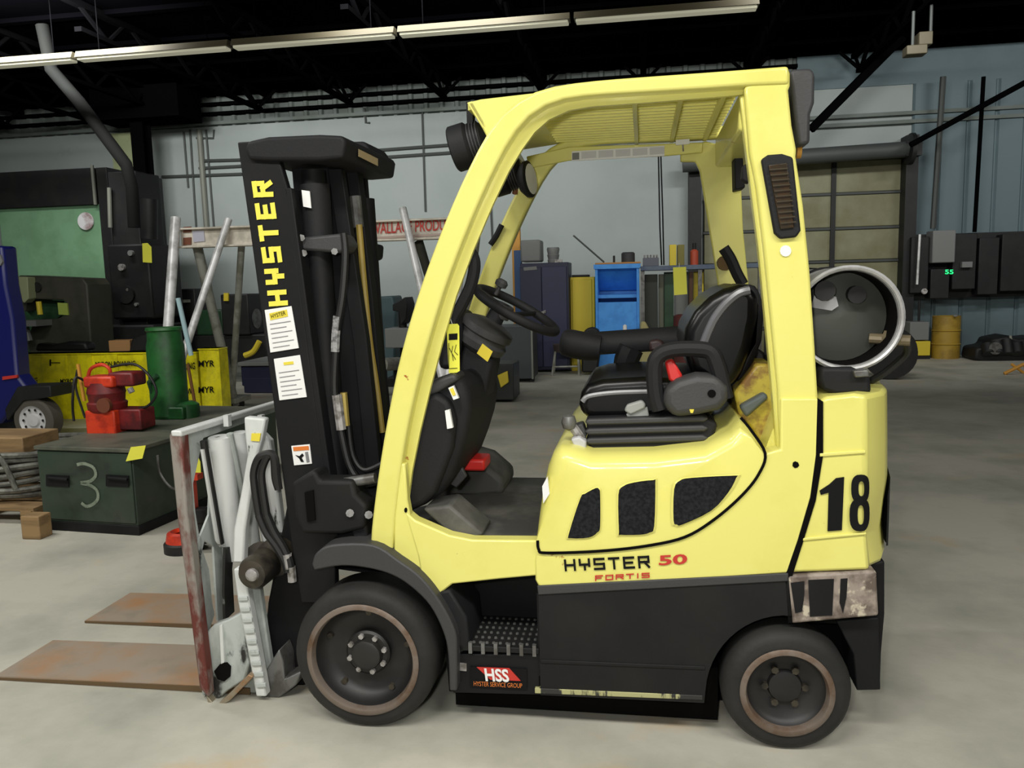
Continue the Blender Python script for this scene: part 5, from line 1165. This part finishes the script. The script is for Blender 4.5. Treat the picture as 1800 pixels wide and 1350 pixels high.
for s in (1130, 1230, 1335): make('leg', B().box(P(s, 560, 10.7).x-.03, P(s, 560, 10.7).x+.03, 10.65, 10.72, 0, zb1-.07), steel, t)
make('rail', B().box(P(1130, 560, 10.7).x, P(1335, 560, 10.7).x, 11.2, 11.25, .5, .56), steel, t)
def onb(name, x0p, x1p, ytop, m, lab, cat, Y=10.8, d=.25, round_=False, zb_=None):
    z0 = zb1 if zb_ is None else zb_; a = P(x0p, 466, Y); c_ = P(x1p, 466, Y); z1 = P((x0p+x1p)/2, ytop, Y).z
    if round_:
        b = B().lathe(((a.x+c_.x)/2, Y+.1, z0), (0, 0, 1), [(0, (c_.x-a.x)/2), (z1-z0-.02, (c_.x-a.x)/2), (z1-z0, (c_.x-a.x)/2*.8), (z1-z0, 0)], 18)
    else: b = B().box(a.x, c_.x, Y, Y+d, z0, z1)
    o_ = make(name, b, m, None, bevel=0 if round_ else .008); tag1(o_, lab, cat)
ztb = ztc+.07
onb('plank', 1046, 1126, 461, wood if 0 else mat('plank_orange', (190, 132, 70), .6), 'orange-brown plank lying on the blue cabinet top', 'plank', Y=10.7, zb_=ztb)
z2 = P(1086, 461, 10.7).z
onb('black_pail', 1092, 1116, 443, mat('pail_grey', (58, 58, 60), .6), 'black round pail on the plank above the blue cabinet', 'pail', round_=True, zb_=z2)
onb('thin_canister', 1077, 1081, 449, dark, 'thin dark stub standing on the plank left of the pail', 'tin', round_=True, zb_=z2)
onb('tool_rack', 1130, 1158, 453, mat('rack_grey', (96, 98, 108), .5), 'low grey rack of sockets on the bench beside the plank', 'tool rack')
for k in range(5):
    x = P(1133+k*5.4, 452, 10.85).x; o_ = make('socket', B().cyl((x, 10.85, P(1145, 453, 10.8).z), (x, 10.85, P(1145, 448, 10.8).z), .014, 8), studm); tag1(o_, 'small steel socket in the low grey rack, %s from the left' % ('first', 'second', 'third', 'fourth', 'fifth')[k], 'socket', 'sockets in the grey rack')
o_ = make('bar', B().cyl(P(1008, 414, 10.9), P(1062, 461, 10.8), .014, 8), pipem); tag1(o_, 'thin dark bar leaning out above the yellow cabinet', 'bar')
for k, (a, c_, m_) in enumerate(((1177, 1189, gold), (1191, 1203, mat('book_olive', (120, 112, 50), .6)))):
    onb('binder', a, c_, 430, m_, ('mustard yellow', 'olive yellow')[k]+' upright slab standing on the bench', 'binder', Y=10.9)
t = root('fire_extinguisher', (P(1222, 460, 10.9).x, 10.9, zb1), 'red cylinder with black top standing on the bench right of the slabs', 'extinguisher')
ex = P(1221, 460, 10.9).x; zx = P(1221, 438, 10.9).z
make('body', B().lathe((ex, 11, zb1), (0, 0, 1), [(0, .065), (zx-zb1-.03, .065), (zx-zb1, .03), (zx-zb1, 0)], 18), mat('ext_red', (176, 74, 48), .5), t)
make('valve', B().cyl((ex, 11, zx), (ex, 11, zx+.1), .03, 10), dark, t)
# below bench
def under(name, x0p, x1p, y0p, y1p, Y, d, m, lab, cat):
    a = P(x0p, y1p, Y); c_ = P(x1p, y0p, Y); o_ = make(name, B().box(a.x, c_.x, Y, Y+d, max(0, a.z) if y1p < 650 else 0, c_.z), m, None, bevel=.008); tag1(o_, lab, cat)
under('dark_locker', 1134, 1156, 482, 660, 10.8, .3, mat('locker_dark', (48, 52, 44), .6), 'dark narrow locker under the bench right of the blue cabinet', 'locker')
under('grey_board', 1158, 1167, 482, 660, 10.9, .05, mat('board_greyolive', (106, 108, 92), .6), 'narrow grey-olive board upright under the bench', 'board')
under('green_locker', 1168, 1184, 478, 660, 10.85, .3, greend, 'narrow dark green upright locker under the bench', 'locker')
under('metal_sheet', 1186, 1210, 478, 660, 10.95, .1, greyb, 'plain grey metal sheet behind the hanging yellow tag under the bench', 'sheet')
under('rusty_stand', 1211, 1218, 478, 660, 10.75, .1, mat('stand_brown', (84, 58, 40), .7), 'thin rusty brown post under the bench', 'post')
under('yellow_stand', 1219, 1237, 477, 660, 10.85, .2, gold, 'narrow yellow stand under the bench left of the guard pillar', 'stand')
rb2 = P(1208, 590, 10.2)
t = make('red_drum', B().lathe((P(1208, 590, 10.2).x, 10.3, 0), (0, 0, 1), [(0, .2), (.5, .2), (.52, .21), (P(1208, 553, 10.2).z-.02, .2), (P(1208, 553, 10.2).z, .15), (P(1208, 553, 10.2).z, 0)], 24), mat('drum_maroon', (92, 44, 40), .6), None); tag1(t, 'dark maroon drum in front of the bench behind the seat', 'drum')
under('small_blue_box', 1336, 1344, 455, 463, 10.9, .3, bluep, 'small blue box at the right end of the bench', 'box')
# stool
ys = 10.4
t = root('stool', (P(998, 640, ys).x, ys, 0), 'low stool with dark round seat and pale legs before the cabinets', 'stool')
make('seat', B().lathe((P(994, 610, ys).x, ys, 0), (0, 0, 1), [(P(994, 618, ys).z, 0), (P(994, 618, ys).z, .19), (P(994, 605, ys).z, .2), (P(994, 602, ys).z, 0)], 24), mat('stool_brown', (62, 52, 48), .7), t)
for (a, c_) in ((976, 972), (1016, 1019)):
    for yy in (-.14, .14): make('leg', B().cyl(P(a, 618, ys+yy), Vector((P(c_, 655, ys).x, ys+yy*1.1, 0)), .018, 8), galvd, t)
make('stretcher', B().cyl(P(974, 645, ys-.14), P(1018, 644, ys-.14), .014, 8), galvd, t)
# items on the floor before the blue cabinet
t = make('work_boot_cleaner', B().lathe((P(1099, 640, 10.2).x, 10.2, 0), (0, 0, 1), [(0, .06), (P(1099, 625, 10.2).z, .05), (P(1099, 592, 10.2).z, .05), (P(1099, 590, 10.2).z, .035), (P(1099, 572, 10.2).z, .03), (P(1099, 570, 10.2).z, 0)], 16), label); t.name = 'white_bottle_stand'; tag1(t, 'slim white canister with pink cap before the blue cabinet', 'canister')
heap('dark_bag', [(1022, 590), (1030, 578), (1042, 575), (1052, 580), (1058, 600), (1050, 655), (1022, 655)], 10.3, 10.5, dark, 'dark slumped bag on the floor before the yellow cabinet', 'bag')
heap('canvas_sack', [(1124, 600), (1126, 566), (1134, 565), (1142, 580), (1150, 655), (1124, 655)], 10.4, 10.6, mat('sack_tan', (166, 156, 106), .8), 'tan canvas sack leaning by the blue cabinet', 'sack')
# grey glass-sided cart left of cabinet
yx = 7.9
t = root('parts_washer', (P(905, 640, yx).x, yx, 0), 'dark grey steel cabinet cart behind the steering wheel', 'cart')
make('body', B().box(P(868, 620, yx+1.5).x, P(936, 620, yx+1.5).x, yx+1.5, yx+2.1, .06, P(905, 573, yx+1.5).z), mat('cart_grey', (58, 64, 66), .5), t, bevel=.01)
make('edge', B().box(P(934, 620, yx+1.48).x, P(937, 620, yx+1.48).x, yx+1.46, yx+1.5, .06, P(905, 573, yx+1.5).z), pipel, t)
for s in (872, 932): make('caster', B().box(P(s, 620, yx+1.5).x-.03, P(s, 620, yx+1.5).x+.03, yx+1.6, yx+1.7, 0, .06), dark, t)
t = root('glass_case', (P(880, 670, 7.4).x, 7.4, 0), 'low dark case with yellow parts inside behind the dash', 'case')
make('case', B().box(P(850, 680, 7.4).x, P(903, 680, 7.4).x, 7.4, 7.9, .04, P(880, 640, 7.4).z), mat('case_dark', (38, 42, 38), .4), t, bevel=.01)
for q_ in ([(858, 650), (866, 648), (870, 672), (860, 674)], [(874, 660), (892, 652), (894, 672), (880, 682)], [(856, 678), (868, 676), (868, 690), (858, 692)]): make('yellow_part', pprism(q_, 7.36, 7.4), gold, t, bevel=.01)

# ================================================================ RIGHT GROUP
t = root('parts_cabinet', (P(1613, 600, 12.3).x, 12.3, 0), 'grey and yellow small cabinet standing left of the ochre drum', 'cabinet')
fbox('upper', 1600, 1634, 566, 12.3, .4, greyb, t, P(1615, 599, 12.3).z+.01); fbox('lower', 1598, 1636, 600, 12.28, .45, gold, t, .06)
make('plinth', B().box(P(1598, 600, 12.3).x, P(1636, 600, 12.3).x, 12.3, 12.7, 0, .06), dark, t)
make('lamp_rod', B().cyl(P(1616, 528, 12.6), P(1615, 566, 12.6), .02, 8), dark, t)
dz_ = P(1668, 556, 12.3).z; dx_ = P(1668, 600, 12.3).x; dr_ = (P(1692, 600, 12.3).x-P(1643, 600, 12.3).x)/2
t = root('oil_drum', (dx_, 12.4, 0), 'ochre yellow oil drum standing against the right back wall', 'drum')
make('body', B().lathe((dx_, 12.45, 0), (0, 0, 1), [(0, dr_), (dz_*.32, dr_), (dz_*.34, dr_+.015), (dz_*.36, dr_), (dz_*.64, dr_), (dz_*.66, dr_+.015), (dz_*.68, dr_), (dz_, dr_), (dz_-.01, dr_-.02), (dz_-.02, 0)], 28), drumm, t)
make('bung', B().cyl((dx_+.05, 12.2, dz_), (dx_+.05, 12.2, dz_+.03), .03, 10), studm, t)
# dark engine parts heap
t = root('engine_block', (P(1760, 620, 12).x, 12, 0), 'dark greasy engine block on the floor at the right wall', 'engine')
make('block', pprism([(1712, 632), (1716, 612), (1740, 608), (1745, 596), (1775, 590), (1790, 596), (1830, 592), (1850, 640), (1800, 650), (1740, 642)], 11.9, 12.5), dark, t, bevel=.04)
for k in range(6): make('cylinder_head', B().cyl(P(1735+k*17, 606-(k % 3)*4, 11.9), P(1738+k*17, 622, 11.8), .09, 12), dark, t)
make('flywheel', B().lathe(P(1748, 612, 11.8), (0, -1, 0), [(0, .1), (.05, .1), (.05, 0)], 16), steel, t)
make('rod', B().cyl(P(1776, 590, 11.85), P(1780, 618, 11.85), .02, 8), galvd, t)
t = root('yellow_trestle', (P(1785, 655, 10).x, 10, 0), 'small orange-yellow folding trestle at the right edge of frame', 'trestle')
make('leg', B().cyl(P(1765, 657, 10), P(1800, 640, 10), .025, 8), orangep, t); make('leg', B().cyl(P(1800, 640, 10), P(1815, 662, 10), .025, 8), orangep, t); make('leg', B().cyl(P(1778, 640, 10.3), P(1806, 660, 10.1), .02, 8), orangep, t)
# tyre and reel behind the gas tank
t = root('cable_reel', (P(1560, 640, 9.5).x, 9.5, 0), 'black cable reel with grey hub low behind the gas cylinder', 'reel')
rc = P(1565, 610, 9.5)
make('flange', B().lathe((rc.x, 9.5, .36), (.25, 1, 0), [(0, 0), (0, .35), (.03, .35), (.03, 0)], 28), dark, t)
make('flange', B().lathe((rc.x+.12, 9.9, .36), (.25, 1, 0), [(0, 0), (0, .35), (.03, .35), (.03, 0)], 28), dark, t)
make('wound_cable', B().lathe((rc.x+.02, 9.55, .36), (.25, 1, 0), [(0, .25), (.38, .25)], 24), hose, t)
